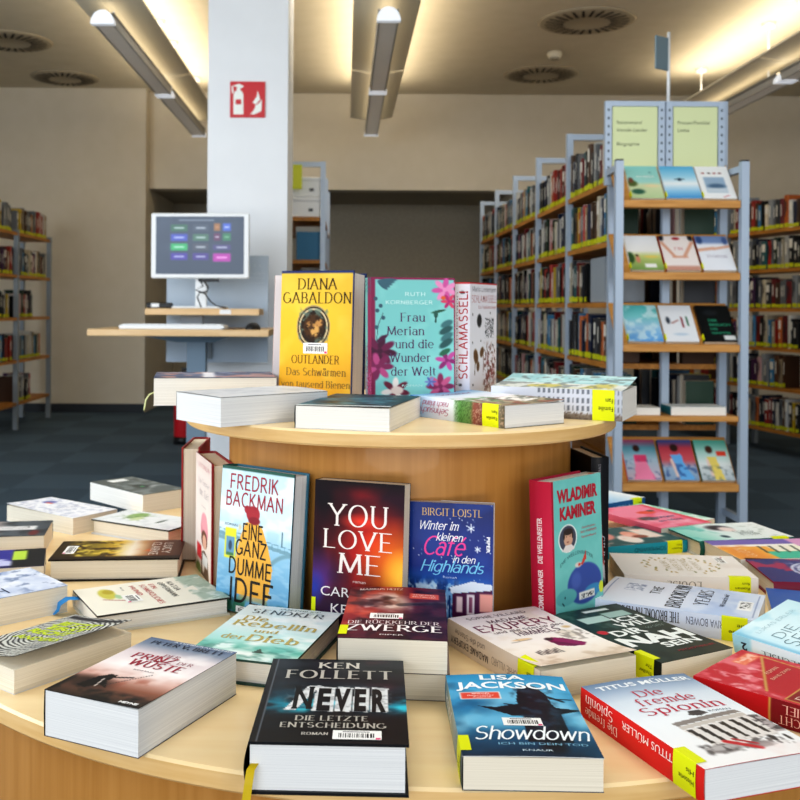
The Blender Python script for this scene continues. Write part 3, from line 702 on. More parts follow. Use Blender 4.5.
def art_for(P):
    P.vg((0, '#4a2c24'), (.2, '#7a4a34'), (.32, '#c89a6a'), (.40, '#f0e4cc'), (.52, '#d8b03c'), (.7, '#8c7a2c'), (.85, '#4a3c20'), (1, '#2c2418'))
    P.ns('#3a2a18', 9, 5, .5, .65, .85, reg=(-.1, 1.1, .5, 1.1, .1)); P.ns('#e8cf58', 10, 8, .52, .68, .8, reg=(-.1, 1.1, .45, .9, .1)); P.ns('#d8662c', 7, 2, .55, .7, .7, reg=(-.1, .8, .12, .4, .1)); P.rc(.86, 1.1, -.1, 1.1, '#2a1e18', .08); P.rc(.2, .8, .34, .48, '#f4ecd8', .15, .8)
book('autumn forest hardcover in gold and brown tones, beside the standing red book', .132, .217, .037, (-.504, 1.801), -85.3, art_for,
     [('LUCY', .18, .74, .09, .155, '#eadfd2', 'tall'), ('CLARKE', .14, .82, .185, .25, '#eadfd2', 'tall')], '#241c18', hard=True, bar=(.30, .72, .84, .93), page=PAGE_C, edge='#1c1612', back='#1c1612')

def art_ort(P):
    P.dg((0, '#8fa3cc'), (.4, '#d3dcee'), (.7, '#b8c6e2'), (1, '#c4d0e6')); P.ns('#eef2fa', 5, 4, .45, .7, .8); P.el(.1, .55, .25, .1, '#1c2030', .25); P.ns('#5c7098', 12, 5, .58, .68, .6, reg=(0, 1, 0, .3, .1))
book('cloudy blue-white thick book cut by the left frame edge', .135, .21, .040, (-.662, 1.470), -48.4, art_ort, [('ORT', .10, .88, .40, .58, '#3a4664', 'light')], '#7a8cb4', page=PAGE_C)
def art_l6(P):
    P.fill('#3c3c94'); P.ns('#cfd2f0', 5, 3, .45, .6, .9, sy=3); P.ring(.5, .62, .3, .14, .2, '#e6e8f8'); P.rc(.9, 1.1, 0, 1, '#26265c', .05); P.rc(-.1, 1.1, -.1, .28, '#23262c', .03); P.rc(.1, .6, .16, .28, '#b8d850', .02)
book('violet paperback with big white letter shapes and lime tag, left frame edge', .125, .19, .030, (-.713, 1.730), -74.7, art_l6, [('GUT', .1, .9, .45, .8, '#e6e8f8', 'bold')], '#2a2a6c', page=PAGE_C, res=.003)
def art_l7(P):
    P.vg((0, '#4c545c'), (.4, '#5c646c'), (.6, '#c8b4ae'), (1, '#d8ccc8')); P.ns('#2e3238', 6, 3, .5, .7, .7, reg=(-.1, 1.1, -.1, .6, .2)); P.rc(.35, .6, .12, .55, '#e0e0e2', .03); P.el(.8, .12, .2, .06, '#6c3438', .4)
book('grey and rose thick paperback behind the violet one, left frame edge', .132, .19, .034, (-.766, 1.959), -80.5, art_l7, [('STILL', .38, .57, .2, .5, '#50545c', 'light')], '#3c4248', page=PAGE_C, res=.003)
def art_l8(P):
    P.fill('#eef0f6'); P.ns('#dfe2ee', 5, 2, .5, .7, .7); P.el(.35, .78, .16, .09, '#6c74b4', .4); P.el(.42, .74, .06, .06, '#d86a50', .4); P.ns('#a8b0c8', 14, 5, .56, .66, .6)
book('white paperback with small blue emblem and curling corner, left back of the ring', .115, .22, .034, (-.654, 2.234), -126.2, art_l8, [('AM FLUSS', .2, .85, .40, .46, '#a0a4b8', 'light')], '#e6e6ec', lift=('bx', .004, 2), page=PAGE_C, res=.003)
def art_l9(P):
    P.fill('#5c6464'); P.ns('#8c9494', 5, 3, .5, .65, .7); P.el(.5, .42, .2, .13, '#3c4444', .3); P.el(.5, .40, .05, .03, '#58b074', .4); P.el(.3, .35, .12, .03, '#a8acb0', .3); P.rc(.3, .7, .80, .93, '#eef0f0', .02)
book('grey-green thick book farthest back on the left of the ring', .115, .225, .042, (-.523, 2.462), -135.3, art_l9, (), '#4c5454', page=PAGE_F, res=.003)
def art_l10(P):
    P.fill('#e6ebee'); P.el(.35, .7, .3, .12, '#8cae68', .3); P.el(.55, .62, .2, .06, '#c4d49c', .3); P.el(.5, .32, .2, .03, '#4c6058', .4); P.ns('#c8d0d4', 8, 4, .5, .7, .5); P.ns('#5c7c48', 12, 6, .55, .65, .7, reg=(.1, .7, .55, .85, .1))
book('white hardcover with green leaf print lying before the grey-green book', .11, .20, .030, (-.456, 2.119), -119.7, art_l10, (), '#c8a8a8', hard=True, edge='#1c2420', page=PAGE_C, res=.003)

# --- upper disc: lying
def art_u4(P):
    P.fill('#3a4868'); P.ns('#8c94ac', 6, 3, .5, .7, .8); P.ns('#c89080', 5, 7, .56, .7, .8); P.rc(.1, .9, .5, .6, '#dcdce4', .03)
book('big navy hardcover jutting over the left of the upper disc, thin ribbon hanging', .155, .215, .0485, POS['u4'][:2], POS['u4'][2], art_u4, (), '#2a3450', hard=False, edge='#1c2230', base=UZ, page=PAGE_F, res=.003,
     ribbon=([(.13, .003, .022), (.132, -.008, .018), (.133, -.014, .008), (.133, -.016, -.004), (.133, -.017, -.01)], .003, '#c9cf9a'))
book('white-edged thick paperback lying before the navy hardcover', .128, .195, .043, (-.258, 1.535), -51, lambda P: (P.fill('#c9ccd2'), P.ns('#aeb3bc', 6, 3, .5, .7, .6)), (), '#c8c8c8', base=UZ, page=PAGE_W, lift=('sag', .0015, 1), res=.004, edge='#30343c')
def art_u6(P):
    P.dg((0, '#1c3c50'), (.5, '#2c5c70'), (1, '#16303c')); P.ns('#5c94a0', 5, 3, .5, .7, .6); P.ns('#0e2028', 4, 7, .5, .7, .7); P.rc(-.1, 1.1, .93, 1.1, '#c8d0d4', .03)
book('dark teal paperback lying at the front rim of the upper disc', .14, .205, .033, POS['u6'][:2], POS['u6'][2], art_u6, [('STURM', .2, .8, .3, .4, '#4c7c8c', 'light')], '#122830', base=UZ, page=PAGE_F, lift=('bx', .002, 1), edge='#141c22', res=.0025)
def art_u7(P):
    P.vg((0, '#6fa8d8'), (.25, '#dce8f4'), (.5, '#e8e4ec'), (.75, '#b8a88c'), (1, '#8c7c60')); P.ns('#5c8c4c', 7, 3, .5, .6, .9, reg=(-.1, .6, .45, .75, .1)); P.ns('#8c4434', 8, 5, .5, .65, .8, reg=(.1, 1.1, .55, 1.1, .1)); P.po([(.5, .6), (.95, .5), (.95, .8), (.6, .85)], '#ece6e0'); P.ns('#3c4434', 12, 8, .55, .65, .7, reg=(.2, 1, .5, 1, .1))
def sp_u7(P):
    P.vg((0, '#3c7cc0'), (.12, '#b0cce8'), (.35, '#e4e4f0'), (.48, '#dce4e8'), (.55, '#5c9448'), (.66, '#6c8c4c'), (.70, '#8c4c3c'), (.82, '#6c4438'), (.9, '#a89c84'), (1, '#58503c')); P.ns('#3c5c2c', 60, 4, .5, .6, .7, reg=(-.1, 1.1, .5, .68, .02)); P.ns('#c8a890', 60, 6, .55, .65, .7, reg=(-.1, 1.1, .68, 1, .02))
book('garden-scene paperback with blue to green spine and bent cover on the upper disc', .125, .215, .033, POS['u7'][:2], POS['u7'][2], art_u7, [('Sommer', .2, .8, .12, .2, '#8c6c9c', 'hand')], sp_u7, [('Sehnsucht', .56, .9, .2, .5, '#b86c8c', 'hand'), ('nach Irland', .56, .86, .56, .82, '#b86c8c', 'hand')], sticker='Familie', base=UZ, page=PAGE_W, lift=('x', .003, 3), st_w=.006, back='#5c5444')
def art_u8(P):
    P.fill('#b8dce0'); P.ns('#8cc4cc', 5, 3, .5, .7, .8); P.rc(-.1, .45, -.1, 1.1, '#d8dcd8', .05); P.ns('#c8bc5c', 4, 5, .5, .6, .9, reg=(.12, .5, .1, .9, .05)); P.ns('#606c70', 10, 7, .55, .65, .6)
def sp_u8(P):
    P.vg((0, '#e0e2ea'), (.35, '#d4d6e0'), (.8, '#c8ccd8'), (1, '#b8bcc4'))
    P.stripes(lambda X, Y: (np.sin(Y*170) > .1)*(np.sin(X*22) > -.3)*(Y > .35)*(X > .2)*1.0, '#5a606c', 0, .8); P.rc(-.1, .18, -.1, 1.1, '#8c8074', .04); P.ns('#6c5c50', 60, 3, .5, .6, .8, reg=(-.1, .25, -.1, 1.1, .03))
book('city-facade thick paperback with yellow sticker at the right end of the upper disc', .130, .21, .047, (POS['u8'][0]-.012, POS['u8'][1]), POS['u8'][2], art_u8, (), sp_u8, sticker='Familie', base=UZ, page=PAGE_F, lift=('x', .014, 1.5), st_w=.003, edge='#9aa4a8')

# --- upper disc: standing
def art_u1(P):
    P.vg((0, '#e6b83c'), (.3, '#f2c63c'), (.6, '#f0bc34'), (1, '#e2a428')); P.ns('#f8d860', 3, 4, .5, .8, .5); P.rc(-.1, 1.1, -.1, .018, '#23346c', .008); P.rc(.985, 1.1, -.1, 1.1, '#2c3c6c', .008)
    P.el(.46, .425, .23, .165, '#2c2018', .08); P.ring(.46, .425, .19, .135, .07, '#d8c49c'); P.ring(.46, .425, .225, .16, .04, '#b8a070'); P.ns('#6c8478', 22, 3, .52, .6, .7, reg=(.26, .66, .285, .575, .03)); P.el(.46, .425, .15, .105, '#4c3018', .2); P.el(.48, .445, .07, .06, '#d0a05c', .3); P.el(.42, .415, .07, .035, '#a87844', .3, 30); P.el(.54, .395, .07, .03, '#c08c50', .3, -30); P.ns('#2c1c10', 30, 6, .52, .6, .7, reg=(.34, .6, .345, .525, .03))
book('yellow hardcover with a dark round brooch emblem standing on the upper disc', .139, .235, .066, (-.0945, 1.848), -21, art_u1,
     [('DIANA', .23, .78, .06, .14, '#33240f', 'serif'), ('GABALDON', .03, .97, .165, .245, '#33240f', 'serif'), ('OUTLANDER', .17, .83, .64, .70, '#4a3514', 'serif'), ('Das Schwärmen', .10, .92, .735, .79, '#7c6230', 'serif'), ('von tausend Bienen', .03, .98, .83, .88, '#7c6230', 'serif')],
     '#1e2c5c', hard=True, base=UZ, lean=3, page=PAGE_W, gloss=True, bar=(.33, .66, .545, .625), edge='#22305c', back='#22305c', res=.0015)
book('thin pale book standing half hidden behind the yellow hardcover', .14, .232, .018, (-.129, 1.889), -21, lambda P: P.fill('#e4d8d4'), (), '#d8b8b0', base=UZ, lean=3, hard=True, edge='#d8c4bc', res=.02)
def art_u2(P):
    P.fill('#7fc8c6'); P.ns('#90d4d0', 4, 3, .5, .7, .6); m = '#8c1c50'
    P.rc(-.1, .045, -.1, 1.1, '#86204c', .008); P.rc(-.1, 1.1, -.1, .018, m, .006); P.rc(.985, 1.1, -.1, 1.1, m, .006)
    for k in range(5): P.leaf(.07, .03, .32-.03*k, .02+.022*k, .03, '#3c6474')
    P.flower(.88, .10, .16, '#d058a0', '#e890c0', 7, 20); P.flower(.93, .2, .1, '#d84468', '#b82c70', 6); P.el(.86, .17, .035, .02, '#e06030', .4)
    P.leaf(.70, .30, .90, .27, .02, '#2c6048'); P.el(.77, .31, .03, .035, '#2c5c50', .3); P.ln([(.77, .33), (.765, .375)], .02, '#23443c'); P.ln([(.79, .28), (.86, .275)], .008, '#26342c')
    for k in range(4): P.leaf(.98, .36+.05*k, .82-.02*(k % 2), .42+.06*k, .05, '#2f5a5c' if k % 2 else '#43757a')
    P.flower(.90, .70, .14, '#c0509c', '#8c2c70', 6, 10); P.leaf(.8, .66, .95, .6, .04, '#2c6a50')
    P.flower(.82, .92, .17, '#c85c88', '#8a2c58', 8, 0); P.flower(.70, .88, .07, '#7c8cc0', '#5c6cac', 6); P.flower(.28, .95, .17, '#e8e0dc', '#6c2038', 7, 15); P.el(.3, .95, .09, .04, '#e8d4cc', .3)
    P.flower(.10, .62, .20, '#6c1c48', '#4a1436', 8, 10); P.flower(.08, .75, .18, '#b84c84', '#7c2454', 7); P.leaf(.05, .55, .2, .48, .03, '#4c1c40')
    P.ln([(.06, .55), (.08, .40), (.14, .30)], .008, '#3c4c54'); 
    for x, y in ((.07, .28), (.14, .34), (.06, .42), (.11, .24), (.05, .18)): P.el(x, y, .028, .02, '#3c5c6c', .3)
def sp_u2(P):
    P.fill('#5fa8a6'); P.rc(.72, 1.1, -.1, 1.1, '#86204c', .04); P.ns('#6c1c48', 50, 4, .5, .6, .9, reg=(-.1, 1.1, .5, .9, .05)); P.ns('#c05c94', 60, 8, .55, .65, .8, reg=(-.1, 1.1, .7, .95, .05)); P.ns('#2c5c64', 60, 2, .5, .6, .8, reg=(-.1, 1.1, -.1, .12, .03))
TP = '#54305c'
book('turquoise hardcover with painted flowers and plum border standing on the upper disc', .143, .222, .040, (.036, 1.668), 12, art_u2,
     [('RUTH', .40, .64, .125, .155, '#d2f0ee', 'mono'), ('KORNBERGER', .17, .73, .195, .225, '#d2f0ee', 'mono'), ('Frau', .34, .64, .30, .37, TP, 'serif'), ('Merian', .18, .63, .415, .485, TP, 'serif'), ('und die', .28, .74, .525, .595, TP, 'serif'), ('Wunder', .21, .70, .64, .71, TP, 'serif'), ('der Welt', .23, .76, .755, .825, TP, 'serif'), ('ROMAN', .36, .6, .90, .92, '#b8e0de', 'sans')],
     sp_u2, hard=True, base=UZ, lean=2, page=PAGE_C, gloss=True, edge='#86204c', back='#86204c', ky=.88, res=.0013)
def art_u3(P):
    P.fill('#e9e7ef'); b = '#6a4a2c'; P.rc(-.1, 1.1, -.1, .012, '#c03038', .006)
    P.el(.34, .30, .10, .06, '#2c2c30', .3, 40); P.el(.22, .58, .09, .07, b, .3, -30); P.el(.3, .66, .06, .045, b, .3, 10); P.el(.44, .55, .07, .055, b, .3, 50); P.ln([(.2, .62), (.18, .72)], .02, b); P.el(.42, .95, .11, .05, '#8c9468', .4); P.ns('#6c4038', 24, 3, .5, .58, .8, reg=(.5, .95, .5, .86, .08)); P.ns('#8c3c3c', 20, 6, .55, .6, .7, reg=(.6, .9, .6, .8, .1))
    for x, y in ((.1, .25), (.75, .24), (.4, .46), (.85, .5), (.12, .8), (.5, .12), (.9, .9), (.1, .47), (.78, .93)): P.el(x, y, .02, .012, '#26262c', .3)
    P.ns('#30343c', 60, 5, .5, .52, .9, reg=(.55, .88, .28, .44, .01))
book('white paperback with red handwritten spine title and brown leaf sketches, right of the flowered book', .127, .217, .027, (.186, 1.69), 61, art_u3,
     [('Mario Lindemann', .08, .95, .03, .07, '#50505c', 'light'), ('SCHLAMASSEL!', .06, .96, .10, .155, '#b8343c', 'light'), ('Ein Familienroman', .3, .95, .18, .205, '#b8545c', 'light')],
     lambda P: (P.fill('#e6e2ea'), P.el(.5, .08, .2, .015, '#26262c', .3), P.el(.4, .8, .14, .012, '#26262c', .3), P.rc(-.1, 1.1, -.1, .012, '#c03038', .006)), [('SCHLAMASSEL!', .25, .93, .30, .84, '#b4303a', 'mono'), ('Mario Lindemann', .2, .92, .08, .2, '#3c3c48', 'light')], base=UZ, lean=0, page=PAGE_C, edge='#b8343c')

# --- standing round the drum
book('red-edged thick book standing with its page edge to the viewer, leftmost at drum', .14, .207, .033, (-.2604, 1.945), -90, lambda P: P.fill('#a82c2c'), (), '#a82c2c', hard=True, page=PAGE_C, lean=0, edge='#9c2424', back='#a83030', res=.02, group=GS)
def art_d2(P):
    P.vg((0, '#e8d4cc'), (.15, '#efe2da'), (.6, '#efe4dc'), (1, '#e0d0c4')); P.rc(.95, 1.1, -.1, 1.1, '#8c2028', .01); P.el(.55, .60, .24, .12, '#e08c9c', .2); P.el(.55, .54, .2, .09, '#eaa0ac', .2); P.el(.55, .68, .2, .08, '#6c4030', .2); P.el(.56, .70, .13, .065, '#e0b098', .2); P.po([(.35, 1), (.4, .80), (.56, .77), (.75, .80), (.85, 1)], '#5c4434'); P.el(.5, .9, .08, .08, '#e8e0d8', .3); P.rc(.1, .38, .76, .88, '#cc2c34', .02); P.rc(.45, .75, .8, .9, '#d8d8d4', .02); P.el(.2, .97, .2, .06, '#6c8c4c', .4)
book('cream hardcover showing a girl in a pink hat, turned steeply left at drum', .15, .203, .036, (-.229, 1.790), -71.5, art_d2,
     [('LUCINDA', .2, .85, .06, .095, '#c4546c', 'light'), ('Die Tochter', .2, .85, .19, .23, '#a8a0a8', 'light'), ('der Zeit', .25, .8, .27, .33, '#a8a0a8', 'light'), ('Roman', .4, .65, .40, .42, '#a8a0a8', 'light')], '#9c2830', hard=True, page=PAGE_C, lean=0, edge='#8c1c24', back='#8c1c24', res=.0016, group=GS)
def art_d3(P):
    P.vg((0, '#c4dfea'), (.3, '#d3e9f1'), (.42, '#b4d4e4'), (.62, '#8cbcd8'), (.85, '#6ca4c8'), (1, '#5a94b4')); P.ns('#f0f8fa', 4, 3, .5, .7, .7, sy=8, reg=(-.1, 1.1, 0, .45, .1)); P.rc(-.1, 1.1, -.1, .022, '#2c5c50', .006)
    br = '#7aa0b0'
    P.po([(0, .46), (1, .52), (1, .545), (0, .485)], br); P.ring(.0, .76, .40, .26, .07, br); P.ring(1.06, .80, .42, .26, .07, br)
    for k in range(12): P.ln([(k/12, .44+.06*k/12), (k/12, .48+.06*k/12)], .006, '#6c92a4')
    P.ln([(0, .44), (1, .50)], .006, '#6c92a4'); P.ln([(.88, .40), (.88, .49)], .02, '#5c7c8c'); P.ns('#a8cce0', 6, 6, .5, .65, .5, sy=20, reg=(-.1, 1.1, .6, .9, .05))
    P.po([(.38, .37), (.54, .36), (.62, .41), (.70, .52), (.77, .66), (.73, .87), (.28, .87), (.25, .64), (.31, .47)], '#eab04a'); P.ns('#d89c3c', 5, 8, .5, .7, .6, reg=(.28, .72, .4, .9, .03)); P.el(.72, .84, .05, .02, '#e9b656', .3)
    P.el(.47, .31, .10, .06, '#a8323c', .12); P.el(.39, .285, .05, .03, '#a8323c', .2); P.el(.49, .355, .09, .03, '#8c2832', .2)
    P.rc(.09, .25, .43, .64, '#dede3c', .008); P.rc(.11, .23, .49, .62, '#6c98b8', .008); P.el(.17, .55, .03, .04, '#3c5064', .3); P.rc(.12, .22, .60, .62, '#4c7c4c', .01)
    P.ns('#3c7c64', 9, 5, .45, .58, .95, reg=(-.1, 1.1, .90, 1.1, .06)); P.el(.1, .95, .2, .07, '#3c7c5c', .5); P.el(.85, .97, .25, .06, '#4c8c68', .5)
book('light blue hardcover with a figure in yellow raincoat and red cap before a bridge', .146, .216, .035, (-.1745, 1.557), -38, art_d3,
     [('FREDRIK', .13, .80, .055, .15, '#a03040', 'mono'), ('BACKMAN', .08, .87, .175, .27, '#a03040', 'mono'), ('ROMAN', .08, .26, .395, .415, '#6c8090', 'sans'), ('EINE', .34, .62, .385, .485, '#26241f', 'mono'), ('GANZ', .25, .68, .50, .60, '#26241f', 'mono'), ('DUMME', .17, .76, .63, .735, '#26241f', 'mono'), ('IDEE', .20, .80, .77, .92, '#26241f', 'mono')],
     '#2c5c54', hard=True, page=PAGE_W, lean=4, gloss=True, edge='#20404c', back='#3c6c80', bar=(.3, .58, .95, .995), res=.0013, group=GS)
def art_d4(P):
    P.fill('#2c1020'); P.ns('#a01c20', 2.2, 5, .4, .7, .8); P.el(.66, .40, .6, .32, '#e02a1c', 1.0, 20); P.el(.95, .56, .5, .36, '#f58420', .9); P.el(1.0, .60, .25, .2, '#ffc444', .8); P.el(.05, .66, .4, .22, '#5c3484', .9); P.el(.3, .85, .5, .14, '#381c48', .9); P.el(.1, .12, .42, .34, '#140c14', .9); P.rc(-.1, 1.1, -.1, .05, '#180c12', .08); P.ns('#1c0c18', 2.0, 9, .58, .75, .5); P.el(.55, .26, .3, .06, '#e8402c', .9)
    P.el(.02, .72, .14, .14, '#2c3c9c', .9)
book('dark red and orange thriller with big white serif title leaning against the drum', .134, .212, .030, (-.0358, 1.4552), -20, art_d4,
     [('YOU', .15, .83, .155, .295, '#efe2dc', 'serif'), ('LOVE', .11, .88, .325, .445, '#efe2dc', 'serif'), ('ME', .28, .76, .478, .605, '#efe2dc', 'serif'), ('roman', .46, .6, .65, .665, '#e8c8c0', 'sans'), ('CAROLINE', .10, .90, .70, .765, '#efe6e4', 'sans'), ('KEPNES', .22, .80, .81, .875, '#efe6e4', 'sans')],
     '#1a0e18', page=PAGE_C, lean=4, gloss=True, sticker='Thriller', st_w=.006, edge='#140c12', back='#180c14', res=.0014, group=GS)
def art_d5(P):
    P.vg((0, '#0a2264'), (.3, '#0c2c82'), (.5, '#0d3088'), (.60, '#2560b2'), (.7, '#5c98d8'), (.85, '#1c4a8c'), (1, '#16387c')); P.ns('#1a449c', 3, 4, .5, .7, .5)
    P.po([(0, .74), (.1, .64), (.18, .70), (.3, .60), (.4, .70), (.5, .62), (.62, .75), (.6, 1), (0, 1)], '#7cb0de'); P.ns('#e4f2fc', 14, 3, .5, .62, .85, reg=(-.1, .6, .62, .9, .06)); P.ns('#143474', 16, 7, .5, .6, .9, sy=7, reg=(-.1, .6, .60, 1.1, .08))
    for k in range(9): P.ln([(.02+.06*k, .68+.02*(k % 3)), (.02+.06*k, .96)], .016, '#143c7c')
    rs = np.random.RandomState(4)
    for k in range(46): P.el(rs.rand(), rs.rand()*.68, .007, .005, '#cfe2f6', .5)
    P.po([(.50, .655), (.76, .60), (1, .62), (1, .66), (.52, .70)], '#dfe8f4'); P.po([(.53, .70), (1, .66), (1, .90), (.53, .92)], '#521c48'); P.rc(.58, .65, .72, .84, '#f4d8dc', .012); P.rc(.70, .79, .70, .86, '#ece0e6', .012); P.rc(.85, 1.1, .69, .83, '#f0a89c', .012); P.rc(.725, .765, .72, .84, '#8c4c6c', .008); P.rc(.5, 1.1, .89, .91, '#8c3c50', .01); P.ns('#e88c50', 16, 2, .55, .65, .8, reg=(.5, 1, .90, 1, .03))
    for cx, cy, r in ((.74, .19, .045), (.82, .35, .033)):
        for a in range(3):
            dx = r*math.cos(R(60*a+30)); dy = r*math.sin(R(60*a+30))/P.asp; P.ln([(cx-dx, cy-dy), (cx+dx, cy+dy)], .011, '#dce8f6')
book('royal blue winter paperback with pink script title and snowy cabin, right of the red thriller', .121, .181, .028, (.0970, 1.457), -12, art_d5,
     [('BIRGIT LOISTL', .16, .87, .045, .10, '#d9b872', 'serif'), ('PIPER', .925, .965, .25, .375, '#f2f4f8', 'v:bold'), ('Winter im', .14, .60, .145, .21, '#f2f4f8', 'hand'), ('kleinen', .33, .65, .235, .295, '#f2f4f8', 'hand'), ('Café', .19, .69, .265, .405, '#e8459c', 'hand'), ('in den', .53, .80, .405, .46, '#f2f4f8', 'hand'), ('Highlands', .15, .90, .45, .535, '#7cc8ec', 'hand'), ('Roman', .42, .58, .565, .585, '#b8cce8', 'sans')],
     '#1a3c90', page=PAGE_W, lean=4, gloss=True, res=.0013, group=GS)
def art_d6(P):
    P.fill('#74c2bc'); P.ns('#82ccc6', 4, 3, .5, .7, .5); P.rc(-.1, .035, -.1, 1.1, '#a81c38', .008)
    P.el(.30, .47, .19, .115, '#eef0ec', .06); P.el(.30, .47, .17, .105, '#4a4e5e', .06); P.el(.31, .475, .095, .064, '#cfa48c', .12); P.el(.31, .418, .10, .03, '#3c302c', .15); P.el(.225, .45, .02, .03, '#3c302c', .3); P.el(.395, .45, .02, .03, '#3c302c', .3); P.po([(.18, .565), (.25, .525), (.38, .525), (.44, .56), (.30, .58)], '#e0d8d4'); P.el(.30, .50, .03, .006, '#8c4c40', .4); P.el(.275, .455, .012, .007, '#201814', .3); P.el(.345, .455, .012, .007, '#201814', .3)
    P.el(.62, .86, .36, .17, '#3c54a0', .08); P.el(.45, .82, .12, .08, '#4c64b0', .4); P.el(.25, .93, .22, .07, '#62b0b0', .15); P.el(.8, .93, .2, .05, '#3c90c0', .2); P.el(.22, .93, .015, .012, '#204c54', .3); P.ln([(.17, .97), (.2, .99)], .02, '#204c54')
    P.el(.50, .70, .08, .025, '#d8cfc8', .3); P.po([(.55, .70), (.66, .60), (.66, .67), (.58, .71)], '#d04838'); P.el(.52, .70, .03, .015, '#d04838', .3); P.rc(.50, .82, .925, .985, '#eceae4', .01); P.ns('#202028', 50, 3, .5, .52, .9, reg=(.55, .8, .945, .975, .005)); P.el(.96, .93, .05, .05, '#d8e03c', .1)
book('turquoise hardcover with red spine, oval portrait and blue whale, right side of drum', .125, .215, .038, (.2718, 1.4353), 43, art_d6,
     [('WLADIMIR', .10, .92, .075, .175, '#b4283c', 'black'), ('KAMINER', .15, .88, .215, .315, '#b4283c', 'black'), ('Geschichten', .58, .86, .40, .42, '#c05c60', 'sans'), ('aus meinem', .55, .88, .435, .455, '#c05c60', 'sans'), ('Sammelband', .57, .87, .475, .495, '#c05c60', 'sans'), ('DIE WELLENREITER', .14, .80, .655, .685, '#4c7c80', 'sans', .06)],
     lambda P: P.vg((0, '#b81f3c'), (.4, '#c4284a'), (1, '#b41c38')), [('WLADIMIR KAMINER', .08, .42, .40, .62, '#f2dcdc', 'bold'), ('DIE WELLENREITER', .46, .76, .40, .62, '#f2dcdc', 'bold')], hard=True, page=PAGE_F, lean=2, gloss=True, edge='#8cc8c4', back='#b02040', ky=.84, res=.0013, group=GS)
book('book with speckled red and white cover tucked behind the turquoise hardcover', .118, .20, .022, (.312, 1.522), 40, lambda P: (P.fill('#c8c4c8'), P.ns('#c83c34', 6, 3, .5, .6, .9), P.ns('#40444c', 7, 8, .55, .65, .8)), (), '#8c8888', page=PAGE_C, lean=5, res=.004, group=GS)
book('black hardcover standing at the right of the drum with its spine facing out', .13, .22, .030, (.402, 1.628), 96, lambda P: P.fill('#17181c'), (), '#17181d', [('JAX MORRIS', .45, .62, .3, .5, '#9c9ca4', 'sans'), ('STUNDEN', .62, .8, .3, .5, '#9c9ca4', 'sans'), ('DAS MORALS', .80, .95, .35, .5, '#84848c', 'sans'), ('AXIS', .22, .42, .25, .75, '#b8b8c0', 'serif')], hard=True, page=PAGE_C, lean=0, back='#1c1a1a', res=.02, group=GS)
# ------------------------------------------------------------------ the room
CEIL = 3.34
def tri_box(name, x0, x1, y0, y1, z0, z1, m):
    return struct(MB().box(x0, x1, y0, y1, z0, z1).build(name, m))
CARPET = noise_mat('blue_grey_carpet', '#4b5b69', '#5b6c7b', scale=(1, 1, 1), nscale=160, detail=5, rough=.95, spec=.15, bump=.3)
def carpet_tiles():
    m = CARPET; nt = m.node_tree; b = nt.nodes['Principled BSDF']
    tc = nt.nodes.new('ShaderNodeTexCoord'); ck = nt.nodes.new('ShaderNodeTexChecker'); ck.inputs['Scale'].default_value = 2.0
    ck.inputs['Color1'].default_value = (.9, .9, .9, 1); ck.inputs['Color2'].default_value = (1.08, 1.08, 1.08, 1)
    mx = nt.nodes.new('ShaderNodeMix'); mx.data_type = 'RGBA'; mx.blend_type = 'MULTIPLY'; mx.inputs['Factor'].default_value = 1
    src = b.inputs['Base Color'].links[0].from_socket
    nt.links.new(tc.outputs['Object'], ck.inputs['Vector'])
    nt.links.new(src, mx.inputs['A']); nt.links.new(ck.outputs['Color'], mx.inputs['B']); nt.links.new(mx.outputs['Result'], b.inputs['Base Color'])
carpet_tiles()
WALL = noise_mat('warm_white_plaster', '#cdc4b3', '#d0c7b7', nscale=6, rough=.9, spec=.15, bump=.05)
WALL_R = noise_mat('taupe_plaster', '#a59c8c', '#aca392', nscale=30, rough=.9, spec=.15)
CEILM = noise_mat('ceiling_plaster', '#cfc6b2', '#d3cab7', nscale=6, rough=.95, spec=.1)
PILL = noise_mat('white_plaster', '#e8ebef', '#ebeef2', nscale=4, rough=.85, spec=.2)
BASEB = mat('dark_skirting', '#262d36', .6)
tri_box('floor', -4.5, 6.3, -3, 13, -.06, 0, CARPET)
tri_box('ceiling', -4.5, 6.3, -.5, 13, CEIL, CEIL+.06, CEILM)
tri_box('wall_left', -4.56, -4.5, -3, 10.3, 0, CEIL, WALL)
tri_box('wall_right', 6.3, 6.36, -3, 13, 0, CEIL, WALL)
tri_box('wall_back_left', -4.5, -2.06, 10.3, 12.2, 0, CEIL, WALL)
tri_box('wall_back_lintel', -2.06, 1.75, 10.5, 10.75, 2.33, CEIL, WALL)
tri_box('wall_back_right', 1.75, 6.3, 10.5, 12.2, 0, CEIL, WALL)
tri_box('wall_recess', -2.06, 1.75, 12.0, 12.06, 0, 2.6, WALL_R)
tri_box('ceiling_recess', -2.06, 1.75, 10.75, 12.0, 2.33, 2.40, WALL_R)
tri_box('baseboard_left', -4.5, -2.06, 10.285, 10.3, 0, .09, BASEB)
tri_box('baseboard_back', -2.06, 1.75, 11.985, 12.0, 0, .09, BASEB)
tri_box('wall_pillar', -.83, -.35, 6.0, 6.6, 0, CEIL, PILL)

